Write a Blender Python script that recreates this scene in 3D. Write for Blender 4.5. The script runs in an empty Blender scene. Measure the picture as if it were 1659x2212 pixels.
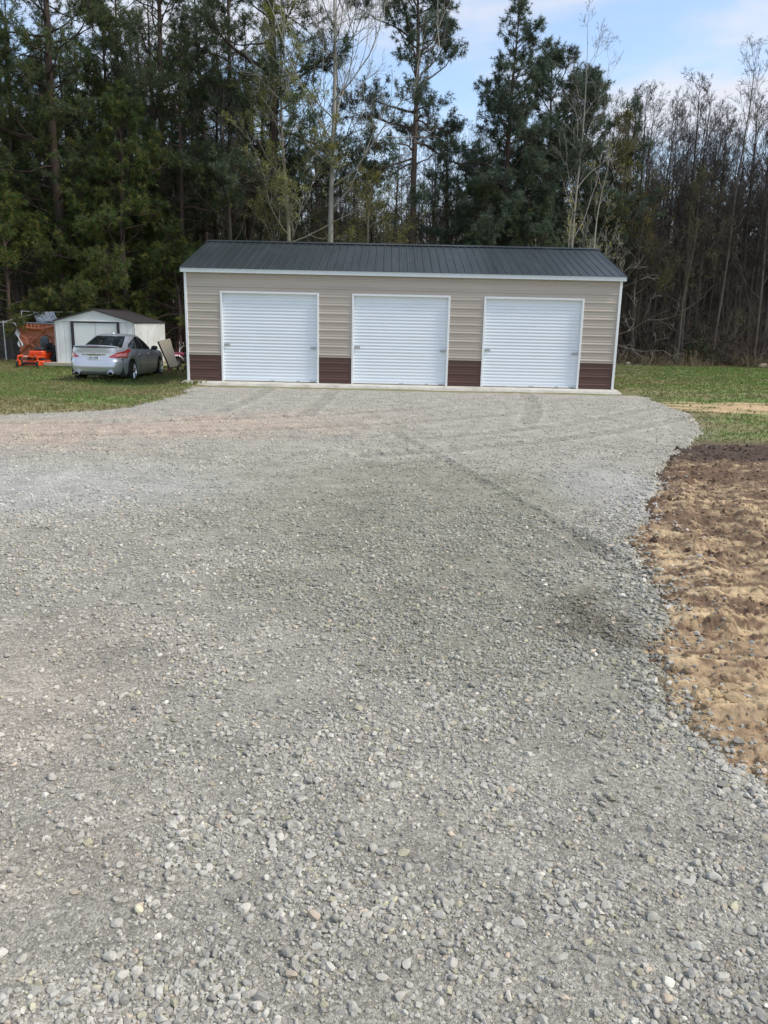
import bpy, math, random
import numpy as np
PI = math.pi
rng = np.random.default_rng(7)
random.seed(7)
scene = bpy.context.scene
COL = scene.collection

# ------------------------------------------------------------------ mesh helpers
class MB:
    """collects vertices / faces / per-vertex colours and links them as one mesh object"""
    def __init__(s):
        s.v = []; s.c = []; s.f = []; s.n = 0; s.hascol = False
    def add(s, v, f, col=None):
        v = np.asarray(v, float).reshape(-1, 3)
        if isinstance(f, np.ndarray): fl = [f]
        else:
            d = {}
            for q in f: d.setdefault(len(q), []).append(q)
            fl = [np.array(x) for x in d.values()]
        for q in fl:
            if len(q): s.f.append(q.astype(np.int64) + s.n)
        s.v.append(v)
        if col is None: c = np.ones((len(v), 3))
        else:
            s.hascol = True
            c = np.broadcast_to(np.asarray(col, float), (len(v), 3))
        s.c.append(c); s.n += len(v)
        return s
    def build(s, name, mat=None, parent=None, smooth=False, sharp=None):
        V = np.concatenate(s.v); me = bpy.data.meshes.new(name)
        loops = np.concatenate([q.ravel() for q in s.f])
        tot = np.concatenate([np.full(len(q), q.shape[1]) for q in s.f])
        st = np.concatenate([[0], np.cumsum(tot)[:-1]])
        me.vertices.add(len(V)); me.vertices.foreach_set('co', V.astype(np.float32).ravel())
        me.loops.add(len(loops)); me.loops.foreach_set('vertex_index', loops.astype(np.int32))
        me.polygons.add(len(tot)); me.polygons.foreach_set('loop_start', st.astype(np.int32))
        me.polygons.foreach_set('loop_total', tot.astype(np.int32))
        me.polygons.foreach_set('use_smooth', np.full(len(tot), bool(smooth)))
        me.update(calc_edges=True)
        if s.hascol:
            a = me.color_attributes.new('Col', 'FLOAT_COLOR', 'POINT')
            C = np.concatenate(s.c); C = np.concatenate([C, np.ones((len(C), 1))], 1)
            a.data.foreach_set('color', C.astype(np.float32).ravel())
        me.validate()
        if mat: me.materials.append(mat)
        if smooth and sharp:
            try: me.set_sharp_from_angle(angle=math.radians(sharp))
            except Exception: pass
        o = bpy.data.objects.new(name, me); COL.objects.link(o)
        if parent is not None: o.parent = parent
        return o
    # ---- shapes
    def box(s, x0, x1, y0, y1, z0, z1, col=None):
        v = [(x, y, z) for z in (z0, z1) for y in (y0, y1) for x in (x0, x1)]
        return s.add(v, [(0, 2, 3, 1), (4, 5, 7, 6), (0, 1, 5, 4), (2, 6, 7, 3), (0, 4, 6, 2), (1, 3, 7, 5)], col)
    def bbox(s, x0, x1, y0, y1, z0, z1, b=0.02, col=None):
        """box with chamfered edges"""
        c = np.array([(x0 + x1) / 2, (y0 + y1) / 2, (z0 + z1) / 2]); h = np.array([(x1 - x0) / 2, (y1 - y0) / 2, (z1 - z0) / 2])
        b = min(b, h.min() * 0.95); v = []; idx = {}
        for sx in (-1, 1):
            for sy in (-1, 1):
                for sz in (-1, 1):
                    for k in range(3):
                        p = np.array([sx, sy, sz]) * (h - b); p[k] = (sx, sy, sz)[k] * h[k]
                        idx[(sx, sy, sz, k)] = len(v); v.append(c + p)
        f = []
        for k in range(3):
            a, d = [(1, 2), (2, 0), (0, 1)][k]
            for sg in (-1, 1):
                q = []
                for sa, sd in ((-1, -1), (1, -1), (1, 1), (-1, 1)):
                    t = [0, 0, 0]; t[k] = sg; t[a] = sa; t[d] = sd; q.append(idx[(*t, k)])
                f.append(q if sg > 0 else q[::-1])
        for k in range(3):
            a, d = [(1, 2), (2, 0), (0, 1)][k]
            for sa in (-1, 1):
                for sd in (-1, 1):
                    t0 = [0, 0, 0]; t0[a] = sa; t0[d] = sd; t1 = list(t0); t0[k] = -1; t1[k] = 1
                    q = [idx[(*t0, a)], idx[(*t1, a)], idx[(*t1, d)], idx[(*t0, d)]]
                    f.append(q if sa * sd < 0 else q[::-1])
        for sx in (-1, 1):
            for sy in (-1, 1):
                for sz in (-1, 1):
                    q = [idx[(sx, sy, sz, k)] for k in range(3)]
                    f.append(q if sx * sy * sz > 0 else q[::-1])
        return s.add(v, f, col)
    def tube(s, path, r, n=8, col=None, cap=True):
        P = np.asarray(path, float); m = len(P); r = np.broadcast_to(np.asarray(r, float), (m,))
        T = np.gradient(P, axis=0); T /= np.linalg.norm(T, axis=1)[:, None] + 1e-9
        ref = np.array([0, 0, 1.]) if abs(T[:, 2]).mean() < 0.8 else np.array([1., 0, 0])
        A = np.cross(T, ref); A /= np.linalg.norm(A, axis=1)[:, None] + 1e-9; B = np.cross(T, A)
        a = np.arange(n) * 2 * PI / n
        V = P[:, None] + r[:, None, None] * (np.cos(a)[None, :, None] * A[:, None] + np.sin(a)[None, :, None] * B[:, None])
        i = np.arange(m - 1)[:, None] * n; j = np.arange(n)[None]; j2 = (j + 1) % n
        F = np.stack([i + j, i + n + j, i + n + j2, i + j2], -1).reshape(-1, 4)
        s.add(V.reshape(-1, 3), F, col)
        if cap and n > 2:
            base = s.n - m * n
            s.f.append(np.array([[base + k for k in range(n)]])); s.f.append(np.array([[base + (m - 1) * n + k for k in range(n)][::-1]]))
        return s
    def grid(s, V, col=None, closeu=False, flip=False):
        """V: (a,b,3) vertex grid"""
        V = np.asarray(V, float); a, b = V.shape[:2]
        i = np.arange(a if closeu else a - 1)[:, None]; j = np.arange(b - 1)[None]; i2 = (i + 1) % a
        F = np.stack([i * b + j, i2 * b + j, i2 * b + j + 1, i * b + j + 1], -1).reshape(-1, 4)
        if flip: F = F[:, ::-1]
        if col is not None and np.ndim(col) == 3: col = np.asarray(col).reshape(-1, 3)
        return s.add(V.reshape(-1, 3), F, col)
    def disc(s, c, r, axis='y', n=20, h=0.02, col=None, r2=None):
        """short cylinder centred on c"""
        a = np.arange(n) * 2 * PI / n; r2 = r if r2 is None else r2
        ax = {'x': 0, 'y': 1, 'z': 2}[axis]; o = [k for k in range(3) if k != ax]
        V = np.zeros((2, n, 3)); 
        for k, (sg, rr) in enumerate(((-1, r), (1, r2))):
            V[k, :, o[0]] = np.cos(a) * rr; V[k, :, o[1]] = np.sin(a) * rr; V[k, :, ax] = sg * h / 2
        V += np.array(c)
        f = [[k for k in range(n)], [n + k for k in range(n)][::-1]] + [[k, n + k, n + (k + 1) % n, (k + 1) % n] for k in range(n)]
        return s.add(V.reshape(-1, 3), f, col)
    def segs(s, P0, P1, r0, r1, n=3, col=None):
        """many straight tapered twigs at once"""
        P0 = np.asarray(P0, float); P1 = np.asarray(P1, float); m = len(P0)
        if not m: return s
        r0 = np.broadcast_to(np.asarray(r0, float), (m,)); r1 = np.broadcast_to(np.asarray(r1, float), (m,))
        T = P1 - P0; T /= np.linalg.norm(T, axis=1)[:, None] + 1e-9
        ref = np.where((abs(T[:, 2]) < 0.8)[:, None], np.array([0, 0, 1.]), np.array([1., 0, 0]))
        A = np.cross(T, ref); A /= np.linalg.norm(A, axis=1)[:, None] + 1e-9; B = np.cross(T, A)
        a = np.arange(n) * 2 * PI / n
        ring = np.cos(a)[None, :, None] * A[:, None] + np.sin(a)[None, :, None] * B[:, None]
        V = np.concatenate([P0[:, None] + r0[:, None, None] * ring, P1[:, None] + r1[:, None, None] * ring], 1)
        k = np.arange(n); k2 = (k + 1) % n
        F = np.stack([k, n + k, n + k2, k2], -1)[None] + (np.arange(m) * 2 * n)[:, None, None]
        c = None if col is None else (np.repeat(np.asarray(col), 2 * n, 0) if np.ndim(col) == 2 else col)
        return s.add(V.reshape(-1, 3), F.reshape(-1, 4), c)

def setp(o, label=None, cat=None, group=None, kind=None):
    if label: o['label'] = label
    if cat: o['category'] = cat
    if group: o['group'] = group
    if kind: o['kind'] = kind
    return o
def thing(name, label, cat, loc=(0, 0, 0), rz=0.0, group=None):
    o = bpy.data.objects.new(name, None); COL.objects.link(o); o.empty_display_size = 0.3
    o.location = loc; o.rotation_euler = (0, 0, rz)
    return setp(o, label, cat, group)
def dup(root, loc, rz=0.0, sc=1.0, label=None, group=None):
    r = root.copy(); COL.objects.link(r); r.location = loc; r.rotation_euler = (0, 0, rz); r.scale = (sc, sc, sc)
    if label: r['label'] = label
    if group: r['group'] = group
    for ch in list(root.children):
        c = ch.copy(); COL.objects.link(c); c.parent = r
        for g in ch.children:
            d = g.copy(); COL.objects.link(d); d.parent = c
    return r

# ------------------------------------------------------------------ numpy noise
def _h(ix, iy, s):
    h = (ix.astype(np.int64) * 374761393 + iy.astype(np.int64) * 668265263 + s * 1442695041) & 0xffffffff
    h = ((h ^ (h >> 13)) * 1274126177) & 0xffffffff
    h = h ^ (h >> 16)
    return (h & 0xffffff) / float(0xffffff)
def vn(x, y, s=0):
    ix = np.floor(x); iy = np.floor(y); fx = x - ix; fy = y - iy
    fx = fx * fx * fx * (fx * (fx * 6 - 15) + 10); fy = fy * fy * fy * (fy * (fy * 6 - 15) + 10)
    a = _h(ix, iy, s); b = _h(ix + 1, iy, s); c = _h(ix, iy + 1, s); d = _h(ix + 1, iy + 1, s)
    return (a + (b - a) * fx) * (1 - fy) + (c + (d - c) * fx) * fy
def fbm(x, y, s=0, o=4, g=0.5):
    t = 0; a = 1; n = 0
    for k in range(o):
        c, sn = math.cos(k * 1.1), math.sin(k * 1.1); f = 2.03 ** k
        t = t + a * vn((x * c - y * sn) * f + 17.3 * k, (x * sn + y * c) * f - 9.1 * k, s + k); n += a; a *= g
    return t / n
def ss(t):
    t = np.clip(t, 0, 1); return t * t * (3 - 2 * t)
def lerp(a, b, t):
    t = np.asarray(t)
    if np.ndim(a) == 1 or np.ndim(b) == 1: t = t[..., None]
    return a + (np.asarray(b) - np.asarray(a)) * t

# ------------------------------------------------------------------ materials
def mat(name, base=(0.5, 0.5, 0.5), rough=0.6, metal=0.0, spec=0.5, vcol=False, var=0.0, vscale=3.0, bump=0.0, bscale=40.0,
        tint=None, tscale=1.0, coat=0.0, transl=0.0, stretch=(1, 1, 1), tlo=0.45, thi=0.7, bdist=0.02):
    m = bpy.data.materials.new(name); m.use_nodes = True; nt = m.node_tree; N = nt.nodes; L = nt.links
    b = N['Principled BSDF']; b.inputs['Roughness'].default_value = rough; b.inputs['Metallic'].default_value = metal
    b.inputs['Specular IOR Level'].default_value = spec; b.inputs['Coat Weight'].default_value = coat
    b.inputs['Coat Roughness'].default_value = 0.08
    tc = N.new('ShaderNodeTexCoord'); mp = N.new('ShaderNodeMapping'); L.new(tc.outputs['Object'], mp.inputs[0])
    mp.inputs['Scale'].default_value = stretch
    if vcol:
        src = N.new('ShaderNodeVertexColor'); src.layer_name = 'Col'; col = src.outputs['Color']
    else:
        src = N.new('ShaderNodeRGB'); src.outputs[0].default_value = (*base, 1); col = src.outputs[0]
    if tint is not None:
        n = N.new('ShaderNodeTexNoise'); n.inputs['Scale'].default_value = tscale; n.inputs['Detail'].default_value = 6
        L.new(mp.outputs[0], n.inputs['Vector'])
        r = N.new('ShaderNodeMapRange'); r.inputs[1].default_value = tlo; r.inputs[2].default_value = thi
        L.new(n.outputs['Fac'], r.inputs[0]); mx = N.new('ShaderNodeMix'); mx.data_type = 'RGBA'
        L.new(r.outputs[0], mx.inputs['Factor']); L.new(col, mx.inputs['A']); mx.inputs['B'].default_value = (*tint, 1)
        col = mx.outputs['Result']
    if var > 0:
        n = N.new('ShaderNodeTexNoise'); n.inputs['Scale'].default_value = vscale; n.inputs['Detail'].default_value = 8
        n.inputs['Roughness'].default_value = 0.65
        L.new(mp.outputs[0], n.inputs['Vector'])
        r = N.new('ShaderNodeMapRange'); r.inputs[1].default_value = 0.25; r.inputs[2].default_value = 0.75
        r.inputs[3].default_value = 1 - var; r.inputs[4].default_value = 1 + var; L.new(n.outputs['Fac'], r.inputs[0])
        mx = N.new('ShaderNodeVectorMath'); mx.operation = 'SCALE'; L.new(col, mx.inputs[0]); L.new(r.outputs[0], mx.inputs['Scale'])
        col = mx.outputs[0]
        rr = N.new('ShaderNodeMapRange'); rr.inputs[1].default_value = 0.3; rr.inputs[2].default_value = 0.7
        rr.inputs[3].default_value = max(0.02, rough - 0.08); rr.inputs[4].default_value = min(1, rough + 0.1)
        L.new(n.outputs['Fac'], rr.inputs[0]); L.new(rr.outputs[0], b.inputs['Roughness'])
    L.new(col, b.inputs['Base Color'])
    if bump > 0:
        n = N.new('ShaderNodeTexNoise'); n.inputs['Scale'].default_value = bscale; n.inputs['Detail'].default_value = 5
        L.new(mp.outputs[0], n.inputs['Vector'])
        bp = N.new('ShaderNodeBump'); bp.inputs['Strength'].default_value = bump; bp.inputs['Distance'].default_value = bdist
        L.new(n.outputs['Fac'], bp.inputs['Height']); L.new(bp.outputs[0], b.inputs['Normal'])
    if transl > 0:
        t = N.new('ShaderNodeBsdfTranslucent'); L.new(col, t.inputs[0]); ms = N.new('ShaderNodeMixShader')
        ms.inputs[0].default_value = transl; L.new(b.outputs[0], ms.inputs[1]); L.new(t.outputs[0], ms.inputs[2])
        L.new(ms.outputs[0], N['Material Output'].inputs[0])
    return m

# ------------------------------------------------------------------ camera
PITCH, ROLL, YAW = 0.23450, 0.021798, -0.0037045
CAMZ = 1.698
fw = np.array([math.sin(YAW) * math.cos(PITCH), math.cos(YAW) * math.cos(PITCH), -math.sin(PITCH)])
rt = np.array([math.cos(YAW), -math.sin(YAW), 0.]); up = np.cross(rt, fw)
r2 = rt * math.cos(ROLL) + up * math.sin(ROLL); u2 = -rt * math.sin(ROLL) + up * math.cos(ROLL)
cam = bpy.data.cameras.new('camera'); co = bpy.data.objects.new('camera', cam); COL.objects.link(co)
from mathutils import Matrix, Vector
M = Matrix(((r2[0], u2[0], -fw[0], 0), (r2[1], u2[1], -fw[1], 0), (r2[2], u2[2], -fw[2], CAMZ), (0, 0, 0, 1)))
co.matrix_world = M
cam.sensor_width = 36; cam.lens = 1700 / 2212 * 36; cam.clip_start = 0.05; cam.clip_end = 3000
scene.camera = co

# ------------------------------------------------------------------ light
SUN_EL, SUN_AZ = math.radians(48), math.radians(104)      # azimuth clockwise from +Y: right and slightly behind the camera
w = bpy.data.worlds.new('World'); scene.world = w; w.use_nodes = True
N = w.node_tree.nodes; L = w.node_tree.links; bg = N['Background']; bg.inputs[1].default_value = 0.1
sky = N.new('ShaderNodeTexSky'); sky.sky_type = 'NISHITA'; sky.sun_disc = False; sky.sun_elevation = SUN_EL; sky.sun_rotation = SUN_AZ
sky.air_density = 1.0; sky.dust_density = 0.6; sky.ozone_density = 1.5
tc = N.new('ShaderNodeTexCoord'); mp = N.new('ShaderNodeMapping'); mp.inputs['Scale'].default_value = (1.0, 1.0, 3.2)
mp.inputs['Location'].default_value = (0.35, 0.1, 0.4)
L.new(tc.outputs['Generated'], mp.inputs[0])
n1 = N.new('ShaderNodeTexNoise'); n1.inputs['Scale'].default_value = 3.0; n1.inputs['Detail'].default_value = 7; n1.inputs['Roughness'].default_value = 0.52
L.new(mp.outputs[0], n1.inputs['Vector'])
mr = N.new('ShaderNodeMapRange'); mr.interpolation_type = 'SMOOTHSTEP'; mr.inputs[1].default_value = 0.42; mr.inputs[2].default_value = 0.64
mr.inputs[3].default_value = 0.18; mr.inputs[4].default_value = 0.92
L.new(n1.outputs['Fac'], mr.inputs[0])
mx = N.new('ShaderNodeMix'); mx.data_type = 'RGBA'; mx.inputs['B'].default_value = (5.7, 5.75, 6.2, 1)
sx = N.new('ShaderNodeSeparateXYZ'); L.new(tc.outputs['Generated'], sx.inputs[0])
hz = N.new('ShaderNodeMapRange'); hz.interpolation_type = 'SMOOTHSTEP'; hz.inputs[1].default_value = 0.02; hz.inputs[2].default_value = 0.34; hz.inputs[3].default_value = 0.85; hz.inputs[4].default_value = 0.0
L.new(sx.outputs['Z'], hz.inputs[0]); mm = N.new('ShaderNodeMath'); mm.operation = 'MAXIMUM'; L.new(hz.outputs[0], mm.inputs[0]); L.new(mr.outputs[0], mm.inputs[1])
L.new(mm.outputs[0], mx.inputs['Factor']); sg = N.new('ShaderNodeMix'); sg.data_type = 'RGBA'; sg.blend_type = 'MULTIPLY'; sg.inputs['Factor'].default_value = 1.0; sg.inputs['B'].default_value = (1.5, 1.6, 1.62, 1); L.new(sky.outputs[0], sg.inputs['A']); L.new(sg.outputs['Result'], mx.inputs['A']); L.new(mx.outputs['Result'], bg.inputs[0])
sun = bpy.data.lights.new('sun', 'SUN'); sun.energy = 2.0; sun.angle = math.radians(12); sun.color = (1.0, 0.93, 0.82)
so = bpy.data.objects.new('sun', sun); COL.objects.link(so)
sd = Vector((math.sin(SUN_AZ) * math.cos(SUN_EL), math.cos(SUN_AZ) * math.cos(SUN_EL), math.sin(SUN_EL)))
so.rotation_euler = sd.to_track_quat('Z', 'Y').to_euler(); so.location = (30, -30, 40)
vs = scene.view_settings; vs.view_transform = 'Standard'; vs.look = 'None'; vs.gamma = 1; vs.exposure = 0.6
scene.cycles.max_bounces = 6; scene.cycles.diffuse_bounces = 3; scene.cycles.glossy_bounces = 3; scene.cycles.transparent_max_bounces = 4
# ------------------------------------------------------------------ ground
def gz(x, y):
    """large-scale lie of the land: the lawn falls away a little to the left of the gravel pad"""
    return -0.24 * ss((y - 15.5) / 8) * ss((-x - 4.6) / 3.2)
GRAVEL = np.array([(-40, 12.6), (-12, 13.3), (-6.82, 13.75), (-5.7, 14.4), (-5.04, 15.3), (-4.84, 16.45), (-4.9, 18.5), (-5.2, 20.6), (-5.75, 22.2), (-5.9, 24),
                   (6.5, 24), (7.1, 23.2), (6.75, 21.6), (6.45, 19.5), (6.38, 17.9), (6.2, 16.2), (5.84, 14.85), (5.0, 12.85), (4.1, 11.0), (3.31, 9.54), (2.75, 8.1), (2.28, 6.9),
                   (2.0, 6.0), (1.91, 5.5), (1.78, 4.95), (1.70, 4.55), (1.42, 3.9), (1.38, 3.48), (1.45, 3.05), (1.55, 2.7), (2.0, 1.9), (3.2, 0), (4, -14), (-40, -14)])
DIRT = np.array([(0.5, 1.2), (0.5, 3.2), (0.9, 6), (2.0, 8.5), (3.3, 11.0), (4.0, 11.7), (4.7, 12.1), (6, 12.3), (9, 12.2), (16, 12.4), (30, 11), (30, -14), (3, -14), (2, 0)])
def sdist(P, x, y):
    """signed distance to polygon, positive inside"""
    x = np.asarray(x, float); y = np.asarray(y, float); d = np.full(x.shape, 1e9); ins = np.zeros(x.shape, bool)
    for a, b in zip(P, np.roll(P, -1, 0)):
        ex, ey = b - a; wx = x - a[0]; wy = y - a[1]; t = np.clip((wx * ex + wy * ey) / (ex * ex + ey * ey), 0, 1)
        d = np.minimum(d, np.hypot(wx - ex * t, wy - ey * t))
        c = (a[1] <= y) != (b[1] <= y)
        with np.errstate(divide='ignore', invalid='ignore'):
            xi = a[0] + (y - a[1]) / (ey if ey != 0 else 1e-9) * ex
        ins ^= c & (x < xi)
    return np.where(ins, d, -d)
def gravel_d(x, y): return sdist(GRAVEL, x, y) + 0.42 * (fbm(x * 1.3, y * 1.3, 11, 3) - 0.5) * np.clip(y / 8, 0.3, 1.1) + 0.22 * (fbm(x * 7, y * 7, 13, 4, .7) - 0.5)
def dirt_d(x, y): return sdist(DIRT, x, y) + 1.0 * (fbm(x * 0.8, y * 1.2, 23, 5) - 0.5)

# tyre tracks on the gravel: centre lines, half width
def track_d(x, y, pts):
    d = np.full(np.shape(x), 1e9); tt = np.zeros(np.shape(x)); acc = 0
    pts = np.array(pts, float)
    for a, b in zip(pts[:-1], pts[1:]):
        e = b - a; l = np.hypot(*e); t = np.clip(((x - a[0]) * e[0] + (y - a[1]) * e[1]) / (l * l), 0, 1)
        dd = np.hypot(x - a[0] - e[0] * t, y - a[1] - e[1] * t); m = dd < d
        tt = np.where(m, acc + t * l, tt); d = np.where(m, dd, d); acc += l
    return d, tt
def arc(p0, p1, p2, n=14):
    t = np.linspace(0, 1, n)[:, None]; p0, p1, p2 = map(np.array, (p0, p1, p2))
    return (1 - t) ** 2 * p0 + 2 * t * (1 - t) * p1 + t * t * p2
TRACKS = [(arc((-9, 10.2), (-1.5, 11.3), (3.4, 16.5)), 0.17), (arc((-9, 11.9), (-2.2, 12.6), (2.0, 17.6)), 0.17), (arc((-0.3, 10.2), (2.5, 11.3), (5.8, 15.6)), 0.16),
          (arc((0.2, 11.8), (2.6, 12.8), (5.6, 17.2)), 0.16), (arc((-3.2, 14.8), (-3.0, 18), (-3.2, 22)), 0.15), (arc((-1.6, 14.4), (-1.4, 18), (-1.5, 22)), 0.15),
          (arc((0.1, 12.4), (0.9, 9.2), (1.75, 5.2)), 0.06), (arc((2.4, 14), (3.3, 17), (3.6, 22)), 0.15)]
def gravel_h(x, y):
    r = np.hypot(x, y)
    h = gz(x, y) + 0.03 + 0.035 * (fbm(x * 0.35, y * 0.35, 31, 3) - 0.5) + 0.022 * (fbm(x * 2.2, y * 2.2, 37, 3) - 0.5) + 0.008 * (fbm(x * 14, y * 14, 41, 3) - 0.5)
    for k, (pts, hw) in enumerate(TRACKS):
        d, t = track_d(x, y, pts); m = ss(1 - (d - hw) / 0.08)
        h = h - 0.020 * m + 0.022 * m * ss((np.sin(t * 2 * PI / 0.23) - 0.1) / 0.4) + 0.014 * np.exp(-((d - hw - 0.07) / 0.05) ** 2)
    return h
def edge_drop(d, w=0.12, depth=0.09): return -depth * (1 - ss((d + 0.05) / w))

#FINE = np.array([0.20, 0.185, 0.165])   # stone-dust base colour
def gravel_col(x, y):
    """real stains: tan clay washed into the drive on the left, damp greenish fines, pale bluish fresh stone"""
    n = fbm(x * 0.45, y * 0.45, 51, 5); n2 = fbm(x * 1.3, y * 1.3, 57, 5); n3 = fbm(x * 5, y * 5, 61, 4)
    c = np.ones(x.shape + (3,)) * np.array([0.405, 0.378, 0.312])
    tan = np.array([0.48, 0.385, 0.30]); grn = np.array([0.285, 0.275, 0.205]); blu = np.array([0.46, 0.445, 0.40]); drk = np.array([0.17, 0.145, 0.10])
    d, _ = track_d(x, y, arc((-12, 10.7), (-3.0, 11.3), (3.0, 16), 16))
    m = ss(1.25 - d / 1.7 + (n2 - 0.5) * 1.3) * ss((1.6 - x) / 5.0); c = c + (tan - c) * (0.95 * m)[..., None]
    # tan dusty area in the near left corner
    m = ss(1.15 - np.hypot((x + 1.9) / 1.3, (y - 2.7) / 1.7) + (n2 - 0.5) * 1.4); c = c + (np.array([0.47, 0.41, 0.33]) - c) * (0.7 * m)[..., None]
    # greenish damp fines in the middle
    m = ss(1.3 - np.hypot((x - 0.5) / 1.5, (y - 7.0) / 3.6) + (n - 0.5) * 2.4); c = c + (grn - c) * (0.68 * m)[..., None]
    m = ss(1.2 - np.hypot((x + 1.6) / 1.6, (y - 7.8) / 1.4) + (n2 - 0.5) * 2.0); c = c + (np.array([0.34, 0.32, 0.25]) - c) * (0.7 * m)[..., None]
    # fresh bluish stone
    m = ss(1.2 - np.hypot((x + 3.6) / 2.2, (y - 8.0) / 1.7) + (n - 0.5) * 1.6); c = c + (blu - c) * (0.85 * m)[..., None]
    m = ss(1.1 - np.hypot((x - 2.6) / 0.9, (y - 8.3) / 2.6) + (n - 0.5) * 1.6); c = c + (blu - c) * (0.7 * m)[..., None]
    # mossy dark blotch by the dirt edge
    m = ss(1.25 - np.hypot((x - 1.18) / 0.30, (y - 4.35) / 0.55) + (n3 - 0.5) * 1.6); c = c + (drk - c) * (0.75 * m)[..., None]
    m = ss(1.2 - np.hypot((x - 1.62) / 0.25, (y - 6.1) / 0.6) + (n3 - 0.5) * 1.6); c = c + (grn * 0.7 - c) * (0.6 * m)[..., None]
    for pts, hw in TRACKS:
        d, t = track_d(x, y, pts); m = ss(1 - (d - hw) / 0.1); c = c * (1 - 0.10 * m + 0.08 * np.exp(-((d - hw - 0.08) / 0.06) ** 2))[..., None]
    return c * (0.86 + 0.28 * n3)[..., None]

def polar(r0, r1, ratio, a0, a1, na):
    nr = int(math.log(r1 / r0) / math.log(ratio)); r = r0 * (r1 / r0) ** (np.arange(nr + 1) / nr)
    a = np.linspace(a0, a1, na + 1); R, A = np.meshgrid(r, a, indexing='ij')
    return R * np.sin(A), R * np.cos(A)
def masked_grid(name, X, Y, Z, keep, C, m, label=None):
    b = len(X[0]); a = len(X)
    i = np.arange(a - 1)[:, None]; j = np.arange(b - 1)[None]
    F = np.stack([i * b + j, i * b + j + 1, (i + 1) * b + j + 1, (i + 1) * b + j], -1).reshape(-1, 4)[:, ::-1]
    k = keep.ravel()[F].any(1); F = F[k]
    used = np.unique(F); mp_ = np.full(a * b, -1); mp_[used] = np.arange(len(used))
    V = np.stack([X, Y, Z], -1).reshape(-1, 3)[used]
    mb = MB(); mb.add(V, mp_[F], C.reshape(-1, 3)[used]); o = mb.build(name, m, smooth=True)
    return setp(o, kind='structure')

def stone_ground_mat(name, big):
    """fine gravel: voronoi stone chips in bump and tone on top of the vertex colour"""
    m = bpy.data.materials.new(name); m.use_nodes = True; nt = m.node_tree; N = nt.nodes; L = nt.links
    b = N['Principled BSDF']; b.inputs['Roughness'].default_value = 0.92; b.inputs['Specular IOR Level'].default_value = 0.2
    tc = N.new('ShaderNodeTexCoord'); vc = N.new('ShaderNodeVertexColor'); vc.layer_name = 'Col'
    col = vc.outputs['Color']; hs = []
    for sc, lo, hi in ((75.0, 0.72, 1.34), (210.0, 0.7, 1.36)):
        v = N.new('ShaderNodeTexVoronoi'); v.inputs['Scale'].default_value = sc; L.new(tc.outputs['Object'], v.inputs['Vector'])
        sp = N.new('ShaderNodeSeparateColor'); L.new(v.outputs['Color'], sp.inputs[0])
        r = N.new('ShaderNodeMapRange'); r.inputs[3].default_value = lo; r.inputs[4].default_value = hi; L.new(sp.outputs[0], r.inputs[0])
        ml = N.new('ShaderNodeVectorMath'); ml.operation = 'SCALE'; L.new(col, ml.inputs[0]); L.new(r.outputs[0], ml.inputs['Scale']); col = ml.outputs[0]
        hs.append(v.outputs['Distance'])
    n = N.new('ShaderNodeTexNoise'); n.inputs['Scale'].default_value = 2.5; n.inputs['Detail'].default_value = 9; n.inputs['Roughness'].default_value = 0.7
    L.new(tc.outputs['Object'], n.inputs['Vector'])
    r = N.new('ShaderNodeMapRange'); r.inputs[1].default_value = 0.3; r.inputs[2].default_value = 0.7; r.inputs[3].default_value = 0.8; r.inputs[4].default_value = 1.2
    L.new(n.outputs['Fac'], r.inputs[0]); ml = N.new('ShaderNodeVectorMath'); ml.operation = 'SCALE'; L.new(col, ml.inputs[0]); L.new(r.outputs[0], ml.inputs['Scale'])
    L.new(ml.outputs[0], b.inputs['Base Color'])
    b1 = N.new('ShaderNodeBump'); b1.inputs['Distance'].default_value = 0.006; b1.inputs['Strength'].default_value = 0.7; b1.invert = True; L.new(hs[0], b1.inputs['Height'])
    b2 = N.new('ShaderNodeBump'); b2.inputs['Distance'].default_value = 0.003; b2.inputs['Strength'].default_value = 0.9; b2.invert = True; L.new(hs[1], b2.inputs['Height'])
    L.new(b1.outputs[0], b2.inputs['Normal']); L.new(b2.outputs[0], b.inputs['Normal'])
    return m

# --- gravel drive
X1, Y1 = polar(0.9, 27, 1.0042, math.radians(-46), math.radians(40), 520)
def gravel_sheet(X, Y, name, ext):
    d = gravel_d(X, Y); Z = gravel_h(X, Y) + edge_drop(d)
    Z = Z - 0.15 * ss((Y - 20.2) / 2.1)
    keep = (d > -0.12) & (Y < 22.8)
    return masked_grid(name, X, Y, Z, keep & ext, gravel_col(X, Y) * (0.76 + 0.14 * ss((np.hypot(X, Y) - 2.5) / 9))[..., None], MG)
MG = stone_ground_mat('gravel_fines', 1)
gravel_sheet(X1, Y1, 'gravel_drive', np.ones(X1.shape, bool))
xs = np.concatenate([np.linspace(-40, 7, 95)]); ys = np.linspace(-13.5, 14, 56)
X2, Y2 = np.meshgrid(xs, ys, indexing='ij')
ang = np.degrees(np.arctan2(X2, Y2)); rr = np.hypot(X2, Y2)
out = ~((ang > -45) & (ang < 39) & (rr > 1.6))
d2 = gravel_d(X2, Y2); C2 = gravel_col(X2, Y2)
k2 = masked_grid('gravel_road', X2.T, Y2.T, (gravel_h(X2, Y2) - 0.012 + edge_drop(d2)).T, ((d2 > -0.12) & out).T, C2.transpose(1, 0, 2), MG)

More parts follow.
